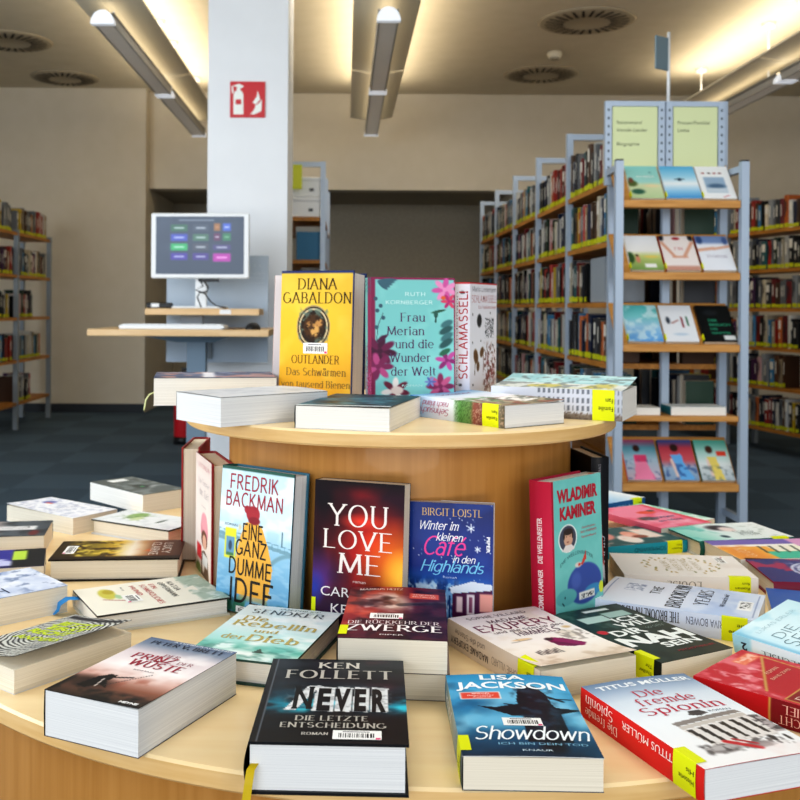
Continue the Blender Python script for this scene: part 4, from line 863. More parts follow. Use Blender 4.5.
# ------------------------------------------------------------ display table
t = thing('display_table', 'round two-tier beech display table with a drum and upper disc, carrying books', 'table', (.125, 1.75, 0))
def disc(name, r, z0, z1, top, c, mats):
    mb = MB(); b = .003
    mb.lathe([(0, z0), (r-b, z0), (r, z0+b), (r, z1-b)], 160, 1, c, smooth=False)
    mb.lathe([(r, z1-b), (r-b, z1), (0, z1)], 160, 0, c, smooth=False)
    return mb.build(name, mats, t)
disc('table_top', .791, TZ-.023, TZ, None, (0, 0), [WOOD_TOP, WOOD_EDGE])
MB().lathe([(.755, .06), (.755, TZ-.023)], 160).build('base_drum', WOOD_V, t)
MB().lathe([(.71, 0), (.71, .06)], 96).build('plinth', BLACK, t)
MB().lathe([(.294, TZ), (.294, UZ-.022)], 128, 0, (-.03, 0)).build('upper_drum', WOOD_V, t)
disc('upper_disc', .367, UZ-.022, UZ, None, (-.03, 0), [WOOD_TOP, WOOD_EDGE])

# ------------------------------------------------------------- shelf books
def unit_book(kind):
    mb = MB(); n = 7
    # cover as a U: rounded spine plus two boards, pages on top and behind
    arc = [(.5-.5*math.cos(math.pi*i/(n-1)), -.05*math.sin(math.pi*i/(n-1))) for i in range(n)]
    for a, b, z0, z1, mi in ((0, 1, 0, 1, 0),):
        out = [(0, 1.0)]+arc+[(1, 1.0)]
        out = [(x, y+.05 if y <= 0 else y) for x, y in out]
        P = [(x, y, z) for z in (0, 1) for x, y in out]; m = len(out)
        mb.add(P, [(i, i+1, m+i+1, m+i) for i in range(m-1)], 0)
        mb.add(P, [tuple(range(m-1, -1, -1))], 0)
        mb.add([(x, y, 1) for x, y in out], [tuple(range(m))], 1)
    mb.add([(0, 1, 0), (1, 1, 0), (1, 1, 1), (0, 1, 1)], [(0, 3, 2, 1)], 1)
    def band(z0, z1, x0, x1, mi):
        P = []; q = [x0+(x1-x0)*i/4 for i in range(5)]
        for z in (z0, z1):
            P += [(x, .05-.05*math.sin(math.acos(max(-1, min(1, 1-2*x))))-.012, z) for x in q]
        mb.add(P, [(i, i+1, 6+i, 5+i) for i in range(4)], mi)
    band(.03, .155, 0, 1, 2)
    if kind == 0: band(.42, .80, .36, .62, 3)
    if kind == 1: band(.62, .9, .15, .85, 3); band(.3, .5, .4, .6, 3)
    if kind == 2: band(.35, .85, .25, .45, 4); band(.5, .8, .58, .72, 4)
    me = mb.build('library_book', [SPINE, PAGE_C, LIME, mat('spine_print_light', '#d9d6cc', .6), mat('spine_print_dark', '#2c2a30', .6)])
    d = me.data; bpy.data.objects.remove(me)
    return d
UNITS = [unit_book(k) for k in range(3)]
PAL = [('black', '#191a1d'), ('white', '#dcdcd8'), ('cream', '#d8cdb4'), ('dark red', '#7a1f24'), ('red', '#b03028'), ('navy blue', '#1f2c4c'), ('sky blue', '#4f93c0'), ('teal', '#1f6a70'), ('dark green', '#22402f'),
       ('orange', '#c96a2c'), ('yellow', '#e0bf2c'), ('brown', '#5a3c28'), ('grey', '#7d8288'), ('violet', '#58305c'), ('pale pink', '#d8aeb0'), ('beige', '#b8a07c'), ('charcoal', '#34363c'), ('light grey', '#b8bcc0')]
WGT = [13, 10, 7, 7, 5, 7, 4, 5, 5, 4, 2, 7, 6, 3, 3, 4, 9, 4]
ORD = ['zeroth', 'first', 'second', 'third', 'fourth', 'fifth', 'sixth', 'seventh', 'eighth', 'ninth', 'tenth', 'eleventh', 'twelfth', '13th', '14th', '15th', '16th', '17th', '18th', '19th'] + [f'{i}th' for i in range(20, 60)]
SPECS = []
def proj(p):
    x, y, z = p
    if y < .2: return (-999, -999)
    xr = x/y*1000; yr = (EYE-z)/y*1000
    return (345+xr-.006*yr, 307+.006*xr+yr)
def fill(loc, rz, x0, x1, y0, z, hmax, case, bay, row, rng, dens=1, tmin=.026, tmax=.062, endc=0):
    """books on one shelf of one bay, left to right as the viewer sees the spines"""
    M = Matrix.Translation(loc) @ Matrix.Rotation(rz, 4, 'Z')
    x = x0+.01; k = 0; ends = []
    n0 = len(SPECS)
    end = x0+(x1-x0)*dens
    while True:
        tx = rng.uniform(tmin, tmax); hh = min(hmax, rng.uniform(.19, .25)); dd = rng.uniform(.13, .18)
        if x+tx > end-.01: break
        k += 1
        ci = rng.choices(range(len(PAL)), WGT)[0]
        if ci in (1, 2) and rng.random() < .2: ci = 12
        p = M @ Vector((x, y0+rng.uniform(0, .012), z)); q = M @ Vector((x+tx, y0, z+hh))
        a, b = proj(p), proj(q)
        cx = (a[0]+b[0])/2
        area = abs(b[0]-a[0])*abs(b[1]-a[1])
        if -40 < cx < 840 and -40 < (a[1]+b[1])/2 < 700:
            SPECS.append(dict(p=p, rz=rz, s=(tx*.96, dd, hh), c=ci, area=area if 0 < cx < 800 else area*.01, u=rng.randrange(3),
                              label=f'{PAL[ci][0]} library book, {ORD[k]} from left, {row} shelf, {bay}{case}', case=case, group=f'books on the {row} shelf, {bay}{case}'))
        x += tx+.0015
    if endc and len(SPECS) > n0:
        for q in ([SPECS[n0]] if endc < 0 else [SPECS[-1]]):
            q['c'] = rng.choice((0, 7, 8, 11, 16)); w_ = q['label'].split(' library', 1); q['label'] = PAL[q['c']][0]+' library'+w_[1]
def shelving(name, label, loc, rz, nb, bw, levels, depth, top, wood, sides=1, steel=STEEL, post=.036, lean_top=True, feet=0):
    t = thing(name, label, 'bookcase', loc, rz)
    ys = [0, depth] if sides == 1 else [0, depth/2, depth]
    for i in range(nb+1):
        for y in ys:
            MB().box(i*bw-post/2, i*bw+post/2, y-post/2*(0 if y == 0 else 1), y+post/2*(2 if y == 0 else 1), 0, top).build('upright', steel, t)
        MB().box(i*bw-post/2+.002, i*bw+post/2-.002, post, depth-post, top-post, top-.002).build('top_bar', steel, t)
    for i in range(nb):
        for z in levels:
            for s in range(sides):
                y0 = .005 if s == 0 else depth/2+.012
                y1 = depth-.01 if sides == 1 else (depth/2-.012 if s == 0 else depth-.005)
                MB().box(i*bw+.02, (i+1)*bw-.02, y0, y1, z-.026, z).build('shelf_board', wood, t)
    return t
rng = random.Random(11)
ROW = ['top', 'second', 'third', 'fourth', 'fifth', 'sixth']
# tall double-sided run right of centre; its left face is the plane X = 1.286
LV = [1.73, 1.43, 1.13, .83, .53, .23]
RL = (1.286, 4.9+.93*5, 0); RZ = R(-90)
shelving('library_shelving', 'long double-sided grey steel shelving run filled with books, receding behind the display rack', RL, RZ, 5, .93, LV, .56, 2.115, WOOD_DARK, sides=2)
BAY = ['farthest bay of ', 'fourth bay of ', 'third bay of ', 'second bay of ', 'nearest bay of ']
for i in range(5):
    for r_, z in enumerate(LV[:5]):
        x0, x1 = i*.93+.02, (i+1)*.93-.02
        d = 1
        if i == 4 and r_ == 2: d = .5
        if i == 4 and r_ == 3: d = .97
        fill(RL, RZ, x0, x1, .012, z, .255, 'the long run', BAY[i], ROW[r_], rng, d, endc=1 if i == 4 else 0)
# right-hand face of the same run, seen through the rack
RL2 = (1.286+.56, 4.9, 0)
for i in range(1):
    for r_, z in enumerate(LV[:5]):
        fill(RL2, R(90), .02, .91, .012, z, .25, "the run's right face", '', ROW[r_], rng, .97, .035, .07, endc=-1)
# archive box and a lying book on the third shelf
o = MB().box(0, .30, 0, .20, 0, .235, bev=.004).build('archive_box', mat('grey_board', '#8f979f', .7)); o.location = (1.305, 4.985, 1.1305); o.rotation_euler = (0, 0, R(0))
o.rotation_euler = (0, 0, R(90)); o.location = (1.515, 5.06, 1.1305); tag(o, 'grey archive box on the third shelf of the nearest bay of the long run', 'box')
# bookcase on the left wall
LL = (-2.88, 7.85, 0)
LVL = [1.74, 1.365, .99, .615, .24]
shelving('wall_bookcase', 'narrow steel bookcase with amber shelves near the back wall at left', LL, R(90), 2, .97, LVL, .28, 1.765, WOOD_DARK, steel=STEEL_D, post=.04)
for i in range(2):
    for r_, z in enumerate(LVL):
        fill(LL, R(90), i*.97+.02, i*.97+.95, .02, z, .25, 'left wall bookcase', ('near bay of ', 'far bay of ')[i], ROW[r_], rng, (1, .96, .55, .75, .5)[r_] if i else (.95, .97, .9, .97, .6)[r_])
# bookcases on the right, slightly turned to the viewer
AN = math.atan2(-.974, .224)
dv = Vector((.224, -.974, 0)); RC = Vector((2.80, 9.55, 0))+dv*.42
LVR = [2.01, 1.71, 1.41, 1.11, .81, .51, .19]
shelving('angled_bookcase', 'dark-filled steel bookcase standing at an angle at the right edge', RC, AN, 3, .98, LVR[1:], .28, 2.02, WOOD_DARK, steel=STEEL_D)
for i in range(3):
    for r_, z in enumerate(LVR[1:]):
        fill(RC, AN, i*.98+.02, i*.98+.96, .012, z, .25, 'the right bookcase', ('far bay of ', 'middle bay of ', 'near bay of ')[i], ROW[r_], rng, .97 if r_ != 4 else .8)
# shelving end behind the pillar
BL_ = (-.14, 7.0, 0)
shelving('rear_shelving', 'grey steel shelving end with storage boxes just behind the white pillar', BL_, R(90), 2, .93, LV, .36, 2.115, WOOD_DARK)
for i in range(2):
    for r_, z in enumerate(LV[1:4]):
        fill(BL_, R(90), i*.93+.03, i*.93+.9, .03, z, .25, 'the rear shelving', ('near bay of ', 'far bay of ')[i], ROW[r_+1], rng, .95)
for k, (x, y, z, lb) in enumerate(((-.40, 7.03, 1.7305, 'white storage box, lower of two, on the rear shelving top shelf'), (-.395, 7.035, 1.8725, 'white storage box with lid, upper of two, on the rear shelving'))):
    b = thing('storage_box', lb, 'box', (x, y, z), 0, 'white boxes on the rear shelving')
    MB().box(0, .22, 0, .30, 0, .115, bev=.006).build('box_body', WHITE, b)
    MB().box(-.006, .226, -.006, .306, .112, .14, bev=.005).build('lid', WHITE, b)
    MB().box(.14, .17, -.008, -.001, .04, .06).build('label_plate', mat('label_dark', '#555a60', .5), b)
o = MB().box(0, .10, 0, .012, 0, .17).build('shelf_sign', mat('lime_card', '#c8cf3c', .6)); o.location = (-.405, 6.965, 1.92); tag(o, 'lime green sign card hanging on the rear shelving end', 'sign')
# the books themselves: the ones that show largest one by one, the others as one mass
SPECS.sort(key=lambda d: -d['area'])
N1 = 232
for d in SPECS[:N1]:
    o = bpy.data.objects.new('library_book', UNITS[d['u']]); COL.objects.link(o)
    o.location = d['p']; o.rotation_euler = (0, 0, d['rz']); o.scale = d['s']
    r_ = .68+.3*random.random(); c = lin(np.clip(hx(PAL[d['c']][1])*r_, 0, 1)); o.color = (*[float(v) for v in c], 1)
    tag(o, d['label'], 'book', d['group'])
mass = {}
for d in SPECS[N1:]:
    key = d['case']
    mb = mass.setdefault(key, MB())
    M = Matrix.Translation(d['p']) @ Matrix.Rotation(d['rz'], 4, 'Z')
    a, b, c = d['s']
    mb.box(0, a, 0, b, 0, c, col=hx(PAL[d['c']][1])*.8, M=M)
    mb.box(.0005, a-.0005, .002, b-.004, c-.001, c+.0008, col='#d8cdb8', M=M)
    mb.box(0, a, -.0015, .001, c*.03, c*.155, col='#bcbf0a', M=M)
    if d['u'] < 2: mb.box(a*.35, a*.65, -.001, .001, c*.42, c*.8, col='#cfccc2', M=M)
allm = MB()
for mb in mass.values():
    o0 = len(allm.v); allm.v += mb.v; allm.f += [tuple(i+o0 for i in f) for f in mb.f]; allm.m += mb.m; allm.sm += mb.sm; allm.c += mb.c
if allm.v:
    o = allm.build('shelved_books', PRINT); tag(o, 'distant rows of books filling the farther shelves of the bookcases', 'books'); o['kind'] = 'stuff'

# ---------------------------------------------------------- display rack
rk = thing('display_rack', 'grey steel face-out display rack with sloping beech ledges, at the end of the long shelving', 'rack', (1.2755, 4.67, 0))
W_ = .585
for x in (0, W_):
    MB().box(x-.018, x+.018, -.018, .018, 0, 1.79, bev=.002).build('front_post', STEEL, rk)
    MB().box(x-.017, x+.017, -.017, .017, 1.79, 1.796).build('post_cap', BLACK, rk)
    MB().box(x-.012, x+.012, .018, .212, 1.745, 1.775).build('side_arm', STEEL, rk)
    MB().box(x-.012, x+.012, .018, .212, .10, .13).build('side_arm', STEEL, rk)
LEDGE = [1.594, 1.257, .921, .270]
for z in LEDGE:
    M = Matrix.Translation((.02, .03, z)) @ Matrix.Rotation(R(50), 4, 'X')
    MB().box(-.012, W_-.028, 0, .27, -.014, 0, M=M).build('sloping_board', WOOD_SHELF, rk)
    MB().box(.02, W_-.02, -.01, .045, z-.022, z-.004, bev=.002).box(.02, W_-.02, -.012, .004, z-.022, z+.014, bev=.003).build('front_ledge', WOOD_SHELF, rk)
MB().box(.02, W_-.02, 0, .205, .575, .600).build('flat_shelf', WOOD_SHELF, rk)
# sign frames above the shelving end
fr = thing('sign_frame', 'pair of pale green subject sign boards in steel frames on top of the shelving end', 'sign', (1.286, 4.86, 0))
for x in (-.01, .248, .286, .54):
    f_ = MB().box(x-.016, x+.016, 0, .024, 1.70, 2.11)
    for q in range(9): f_.box(x-.004, x+.004, -.0012, .001, 1.74+.04*q, 1.752+.04*q, mi=1)
    f_.build('frame_post', [STEEL, mat('slot_dark', '#4c545c', .6)], fr)
for x0, x1 in ((-.01, .248), (.286, .54)):
    MB().box(x0, x1, .002, .022, 2.085, 2.11).build('frame_bar', STEEL, fr)
CARD = mat('pale_green_card', '#d3dcae', .7)
for x0, x1, L in ((.010, .228, [('Reiseromane/', .10, .66, .22, .275), ('fremde Länder', .10, .78, .34, .395), ('Biographie', .10, .60, .56, .615)]), (.306, .520, [('Frauen/Familie/', .10, .84, .22, .275), ('Liebe', .10, .36, .34, .395)])):
    z0, z1 = 1.775, 2.083
    c = MB().box(x0, x1, .004, .012, z0, z1).build('sign_card', CARD, fr)
    lm = MB()
    for tx in L: lay_text(lm, *tx, '#5c6450', 'sans', lambda fx, fy, lay: np.stack([x0+(x1-x0)*fx, 0*fx+.0032, z1-(z1-z0)*fy], -1))
    lm.build('sign_lettering', PRINT, c)
pf = thing('flag_sign', 'thin pole with a small grey flag sign above the sign boards', 'sign', (1.572, 4.88, 2.11))
MB().tube([(0, 0, -.05), (0, 0, .34)], .008, 10).build('pole', WHITE, pf)
M = Matrix.Rotation(R(215), 4, 'Z')
MB().box(0.008, .10, -.004, .004, .15, .31, M=M).build('flag_panel', mat('blue_grey_sign', '#7d919c', .5), pf)
pf.children[1].data.transform(Matrix.Shear('XY', 4, (0, 0)))

def rack_art(bg, *ops):
    def f(P):
        P.vg(*bg) if isinstance(bg, tuple) else P.fill(bg)
        for n_, a in ops: getattr(P, n_)(*a)
    return f
RB = [
 (0, 1.345, .155, 'beach-scene picture book with palms, left on the top rack ledge', rack_art(((0, '#8fd0cc'), (.5, '#a8dcd4'), (.6, '#d8e0b8'), (1, '#b8d0a0')), ('el', (.12, .55, .2, .12, '#5c6c3c', .4)), ('el', (.1, .45, .1, .1, '#7c4c3c', .4)), ('el', (.25, .8, .25, .1, '#3c6c58', .4)), ('el', (.7, .62, .3, .06, '#e8dcb0', .5)), ('el', (.75, .2, .05, .02, '#4c8088', .4))), '#d8c8a8', [('Inselglück', .3, .85, .3, .36, '#eef4f0', 'hand')]),
 (0, 1.512, .165, 'sky blue book with a tiny jumping figure, middle of the top rack ledge', rack_art(((0, '#5cb0dc'), (.35, '#a8d8ee'), (.55, '#eef4f8'), (.8, '#8cc4e8'), (1, '#4c98d4')), ('el', (.5, .42, .08, .05, '#22344c', .3)), ('ln', ([(.36, .42), (.64, .40)], .03, '#22344c'))), '#cfe4f2', []),
 (0, 1.685, .155, 'white book with a grey landscape photo and red dots, right on the top rack ledge', rack_art('#eef0f2', ('rc', (.16, .80, .34, .82, '#9cb4cc', .02)), ('el', (.5, .62, .35, .10, '#54708c', .5)), ('rc', (.16, .8, .68, .82, '#c8d4de', .06)), ('el', (.2, .22, .06, .03, '#a83c38', .3)), ('el', (.38, .22, .06, .03, '#5c4444', .3)), ('el', (.55, .22, .06, .03, '#a83c38', .3)), ('el', (.72, .22, .06, .03, '#7c3038', .3)), ('ln', ([(.6, .96), (.8, .90)], .03, '#c03040'))), '#e8e8ec', []),
 (1, 1.345, .155, 'summer hillside book with two people, left on the second rack ledge', rack_art(((0, '#e4e8ee'), (.45, '#f0f0ee'), (.6, '#c8d488'), (1, '#7c9c58')), ('el', (.06, .65, .15, .2, '#3c5c34', .4)), ('el', (.28, .70, .08, .12, '#d89478', .3)), ('el', (.27, .58, .06, .04, '#4c3428', .3)), ('el', (.7, .62, .3, .05, '#e4d070', .5)), ('rc', (.45, .8, .82, .93, '#f0f0ee', .02))), '#dcdcd4', []),
 (1, 1.512, .16, 'white and red book with crossed arms cover, middle of the second rack ledge', rack_art('#ece4e2', ('el', (.5, .08, .14, .05, '#b02c38', .3)), ('ln', ([(.05, .2), (.35, .62)], .10, '#d8a48c')), ('ln', ([(.95, .2), (.62, .62)], .10, '#d8a48c')), ('ln', ([(.3, .62), (.7, .62)], .08, '#d8a48c')), ('el', (.06, .05, .1, .12, '#303038', .3)), ('el', (.94, .05, .1, .12, '#303038', .3)), ('rc', (0, 1, .88, 1.1, '#c89888', .05))), '#b02830', [('FIN', .38, .64, .34, .42, '#c87c80', 'serif')]),
 (1, 1.685, .155, 'white and denim blue book with folded hands, right on the second rack ledge', rack_art('#e8ecf4', ('rc', (-.1, 1.1, -.1, .22, '#7c94c0', .08)), ('ln', ([(0, .42), (.5, .36)], .12, '#dcac94')), ('ln', ([(1, .30), (.5, .38)], .10, '#dcac94')), ('el', (.12, .12, .12, .14, '#3c5484', .4)), ('el', (.9, .14, .1, .14, '#4c6498', .4))), '#8c3c44', [('TEODOR', .2, .85, .56, .64, '#8c7c94', 'serif')]),
 (2, 1.335, .165, 'aqua green book with blurred sea pattern, left on the third rack ledge', rack_art(((0, '#58b4b4'), (.3, '#7cc8cc'), (.6, '#a0cce8'), (1, '#5c9cdc')), ('ns', ('#d8eef4', 5, 3, .5, .7, .7))), '#b8dce8', []),
 (2, 1.512, .155, 'white book with small brush strokes, middle of the third rack ledge', rack_art('#e4e8ee', ('el', (.2, .42, .08, .12, '#3c4450', .4)), ('ln', ([(.3, .5), (.5, .42)], .05, '#a87068')), ('ln', ([(.62, .34), (.64, .6)], .06, '#8c2c38')), ('ln', ([(.78, .32), (.80, .56)], .05, '#2c6c4c')), ('el', (.5, .8, .3, .05, '#c0d0e0', .5))), '#dcdce0', []),
 (2, 1.69, .160, 'black book with green lettering, right on the third rack ledge', rack_art('#15181a', ('el', (.4, .2, .3, .1, '#23282c', .5)), ('rc', (.62, .95, .83, .95, '#d8dcdc', .02))), '#101214', [('DER', .28, .55, .38, .45, '#2f8c6c', 'bold'), ('BESUCH', .28, .9, .50, .57, '#2f8c6c', 'bold'), ('DES', .28, .5, .62, .68, '#2f8c6c', 'bold'), ('GASTES', .28, .85, .73, .79, '#2f8c6c', 'bold')]),
 (3, 1.335, .16, 'pink-dressed woman cover book, left on the bottom rack ledge', rack_art(((0, '#a84868'), (.2, '#5c98a8'), (.5, '#a8c0d0'), (1, '#d0b8c8')), ('el', (.42, .22, .12, .1, '#3c2420', .3)), ('po', ([(.28, .40), (.68, .40), (.66, .62), (.85, 1), (.2, 1), (.32, .62)], '#ec6c98')), ('rc', (.33, .68, .38, .55, '#d84874', .03)), ('ns', ('#5c6c98', 9, 3, .55, .65, .6, None, (0, 1, .5, 1, .05))), ('po', ([(.30, .55), (.66, .55), (.80, 1), (.24, 1)], '#f08cb0'))), '#d05c3c', []),
 (3, 1.512, .16, 'blue-dressed woman cover book, middle of the bottom rack ledge', rack_art(((0, '#3c5c9c'), (.2, '#c04858'), (.5, '#c85c64'), (.7, '#9cb4cc'), (1, '#8ca4c0')), ('el', (.45, .2, .14, .11, '#3c2824', .3)), ('po', ([(.3, .38), (.62, .36), (.66, .6), (.9, 1), (.42, 1), (.38, .6)], '#6cb0e8')), ('ln', ([(.3, .5), (.4, .95)], .08, '#e4ccc4')), ('ns', ('#34508c', 9, 5, .55, .65, .6, None, (0, 1, .6, 1, .05)))), '#1f4c6c', []),
 (3, 1.685, .155, 'yellow-skirted woman cover book, right on the bottom rack ledge', rack_art(((0, '#58b09c'), (.3, '#a8d0c8'), (.6, '#dce4e4'), (1, '#b0bcc4')), ('el', (.42, .24, .13, .11, '#4c3024', .3)), ('po', ([(.3, .42), (.6, .42), (.62, .65), (.72, 1), (.4, 1), (.36, .65)], '#e4d070')), ('rc', (.62, .92, .28, .40, '#d84834', .02)), ('ln', ([(.3, .5), (.36, .9)], .08, '#e4ccc4')), ('ns', ('#5c6c70', 9, 7, .55, .65, .6, None, (0, 1, .65, 1, .05)))), '#1c5c44', []),
]
for (lv, x, w, lb, art, sp, tx) in RB:
    book(lb, w, .222, .022, (x, 4.713), 0, art, tx, sp, lean=40, base=LEDGE[lv]+.012, z0=0, res=.005, st_w=.004, sticker='Rom' if lv < 3 else None, group='books on the display rack ledges')
book('white paperback lying flat on the rack shelf, left', .13, .15, .035, (1.355, 4.70), 0, lambda P: P.fill('#e0dcd4'), (), '#d8d4cc', base=.6005, res=.02, page=PAGE_F)
book('teal-spined paperback lying flat on the rack shelf, right', .26, .15, .040, (1.535, 4.70), 0, lambda P: P.fill('#e4e8e8'), (), '#1f6470', base=.6005, res=.02, page=PAGE_F)

# -------------------------------------------------------- computer workplace
DK = thing('computer_desk', 'standing-height computer desk with beech top and grey column leg before the pillar', 'desk', (-.88, 5.40, 0))
DW = mat('desk_edge_wood', '#d9b98c', .45)
WOOD_DESK = noise_mat('desk_beech', '#d4b284', '#dfc096', scale=(3, 26, 26), nscale=2, detail=5, rough=.45)
MB().box(-.435, .49, -.30, .30, .945, .98, bev=.003).build('desk_top', WOOD_DESK, DK)
MB().box(-.19, .42, -.05, .25, 1.052, 1.087, bev=.003).build('monitor_shelf', WOOD_DESK, DK)
MB().box(-.02, .10, .08, .12, .98, 1.052).build('shelf_support', STEEL_D, DK)
MB().box(.21, .27, -.052, -.0495, 1.057, 1.082).build('tag_plate', WHITE, DK)
LG_ = mat('desk_grey', '#6f8496', .45, .1)
MB().box(.03, .13, -.02, .06, .04, .92).build('column_leg', LG_, DK)
cb = MB(); P = [(-.25, -.04, .945), (.28, -.04, .945), (.28, .08, .945), (-.25, .08, .945), (-.02, -.03, .905), (.18, -.03, .905), (.18, .07, .905), (-.02, .07, .905)]
cb.add(P, [(0, 1, 2, 3), (7, 6, 5, 4), (0, 4, 5, 1), (1, 5, 6, 2), (2, 6, 7, 3), (3, 7, 4, 0)]); cb.build('cross_beam', LG_, DK)
MB().box(-.22, .38, -.03, .07, 0, .04, bev=.008).build('foot', LG_, DK)
bp = MB().box(-.14, .44, .315, .333, .78, 1.39).build('back_panel', mat('pale_blue_panel', '#b4c3d3', .6), DK)
sp = MB()
for q in range(6): sp.box(.33+.03*(q % 3), .335+.03*(q % 3), .3138, .3145, 1.33-.05*(q//3), 1.335-.05*(q//3))
for q in range(3): sp.box(.315, .42, .3138, .3145, 1.29-.028*q, 1.291-.028*q)
sp.build('panel_print', mat('panel_print', '#dfe6ec', .6), bp)
MB().box(-.02, .12, .301, .315, .80, .99).build('panel_bracket', STEEL_D, DK)
# monitor
mo = thing('monitor', 'white-framed flat monitor showing coloured tiles on the desk shelf', 'monitor', (-.785, 5.42, 1.0875), R(-3))
MB().box(-.265, .265, -.02, .02, .162, .515, bev=.006).build('bezel', WHITE, mo)
sc = Pic(.48, .305, .003)
sc.fill('#3e4858'); sc.ns('#465264', 3, 2, .4, .7, .6)
def tile(x0, x1, y0, y1, c, tcol='#c8d0d8'):
    sc.rc(x0, x1, y0, y1, c, .02)
    sc.rc(x0+(x1-x0)*.2, x1-(x1-x0)*.2, (y0+y1)/2-.012, (y0+y1)/2+.012, tcol, .02, .7)
sc.rc(.26, .66, .055, .075, '#9aa4b0', .02, .6)
for (a, b, cs) in ((.17, .36, ('#3c5f52', '#4752a0', '#3c9a64', '#473f8c')), (.42, .60, ('#46505f', '#48685c', '#4a4f5c', '#473f7c'))):
    for k, c in enumerate(cs): tile(a, b, .14+.165*k, .26+.165*k, c)
tile(.66, .73, .12, .25, '#8a6448', '#a88468'); tile(.76, .85, .12, .25, '#4a60b0'); tile(.66, .73, .29, .42, '#5c3c58'); tile(.76, .85, .29, .42, '#3c7058', '#7ca88c')
tile(.65, .85, .49, .58, '#4a4870'); tile(.65, .85, .64, .78, '#9c3f94', '#e8b8e0')
g = np.stack([-.24+.48*sc.X, 0*sc.X-.0208, .497-.312*sc.Y], -1)
SM, nt, b_ = nodes('screen_glow'); a_ = nt.nodes.new('ShaderNodeAttribute'); a_.attribute_name = 'Col'
nt.links.new(a_.outputs['Color'], b_.inputs['Emission Color']); nt.links.new(a_.outputs['Color'], b_.inputs['Base Color']); b_.inputs['Emission Strength'].default_value = .55; b_.inputs['Roughness'].default_value = .3
s_ = MB().grid(g, sc.C).build('screen', SM, mo)
MB().box(-.03, .03, .015, .04, .01, .31).build('neck', WHITE, mo)
MB().box(-.14, .14, -.07, .10, 0, .012, bev=.004).build('stand_base', WHITE, mo)
MB().box(-.01, .10, -.005, .015, .145, .162).build('control_bar', BLACK, mo)
cbl = MB().tube([(.0, .0, .15), (.02, -.03, .12), (-.02, -.03, .10), (.03, -.02, .08), (.06, -.03, .04), (.10, -.06, .013), (.16, -.09, .004)], .004)
cbl.tube([(.02, .01, .15), (.05, -.03, .11), (.04, -.03, .09), (.0, -.02, .085), (-.01, -.03, .06), (.02, -.07, .005)], .004)
cbl.build('cable', BLACK, mo)
kb = thing('keyboard', 'white slim keyboard on the standing desk', 'keyboard', (-.885, 5.17, .9805), R(-2))
MB().box(-.27, .27, -.06, .085, 0, .022, bev=.004).build('keyboard_body', WHITE, kb)
km = MB()
for r_ in range(5):
    for c in range(16): km.box(-.255+.032*c, -.227+.032*c, -.05+.025*r_, -.029+.025*r_, .022, .0265)
km.build('keys', mat('key_white', '#dfe2e6', .5), kb)
ms = thing('computer_mouse', 'black computer mouse at the right end of the desk', 'mouse', (-.475, 5.17, .9805), R(70))
mm = MB(); n = 12; prof = [(math.cos(R(90*i/6)), math.sin(R(90*i/6))) for i in range(7)]
P = [(.06*c*math.cos(2*math.pi*k/n), .034*c*math.sin(2*math.pi*k/n), .038*s) for c, s in prof for k in range(n)]
mm.add(P, [(i*n+k, i*n+(k+1) % n, (i+1)*n+(k+1) % n, (i+1)*n+k) for i in range(6) for k in range(n)], smooth=True); mm.build('mouse_body', BLACK, ms)
MB().box(.02, .04, -.003, .003, .030, .037).build('scroll_wheel', STEEL_D, ms)
MB().tube([(-.05, .02, .008), (-.10, .06, .004), (-.12, .12, .004)], .002).build('cord', BLACK, ms)
cs = thing('card_reader', 'small black card reader with white window on the monitor shelf', 'card reader', (-1.01, 5.40, 1.0875))
MB().box(-.055, .075, -.035, .035, 0, .03, bev=.005).build('reader_body', BLACK, cs)
MB().box(-.03, .012, -.0375, -.034, .006, .026).build('reader_window', WHITE, cs)

# ------------------------------------------------- fire extinguisher and sign
RED = mat('signal_red', '#c8202c', .4)
fe = thing('fire_extinguisher', 'red fire extinguisher on the floor behind the desk column', 'fire extinguisher', (-1.285, 8.0, 0))
MB().lathe([(0, .02), (.07, .02), (.078, .04), (.078, .44), (.06, .50), (.03, .53), (0, .53)], 28).build('cylinder', RED, fe)
MB().lathe([(0, 0), (.08, 0), (.08, .06), (.07, .06)], 28).build('foot_ring', BLACK, fe)
MB().lathe([(.022, .52), (.022, .58), (0, .58)], 14).box(-.02, .09, -.012, .012, .585, .605).box(-.02, .08, -.012, .012, .555, .568).build('valve_handle', BLACK, fe)
MB().tube([(.02, 0, .56), (.08, -.02, .55), (.10, -.05, .45), (.095, -.06, .25), (.085, -.06, .12)], .012).build('hose', BLACK, fe)
fs = thing('fire_sign', 'square red and white fire extinguisher sign on the pillar', 'sign', (-.591, 5.998, 2.34))
MB().box(-.105, .105, -.006, 0, -.108, .108, bev=.001).build('sign_plate', RED, fs)
sg = MB()
def flat(mb, pts, y=-.0068): mb.add([(x, y, z) for x, z in pts], [tuple(range(len(pts)))])
flat(sg, [(-.085, -.09), (-.025, -.09), (-.025, .03), (-.035, .05), (-.075, .05), (-.085, .03)])
flat(sg, [(-.068, .05), (-.042, .05), (-.045, .072), (-.065, .072)]); flat(sg, [(-.09, .082), (-.04, .066), (-.02, .078), (-.05, .094)]); flat(sg, [(-.096, .08), (-.088, .082), (-.084, .045), (-.094, .03)])
for k in range(4):
    x0 = .012+.012*k; z0 = -.088+.012*k
    flat(sg, [(x0, z0), (.04+.008*k, z0-.002), (.082, z0+.018), (.086, z0+.055), (.07, z0+.03), (.045, z0+.016)], -.0068-.0002*k)
flat(sg, [(.03, -.02), (.05, -.03), (.075, .0), (.06, .055), (.055, .02)], -.0078)
sg.build('pictogram', mat('sign_white', '#f0f2ee', .5), fs)
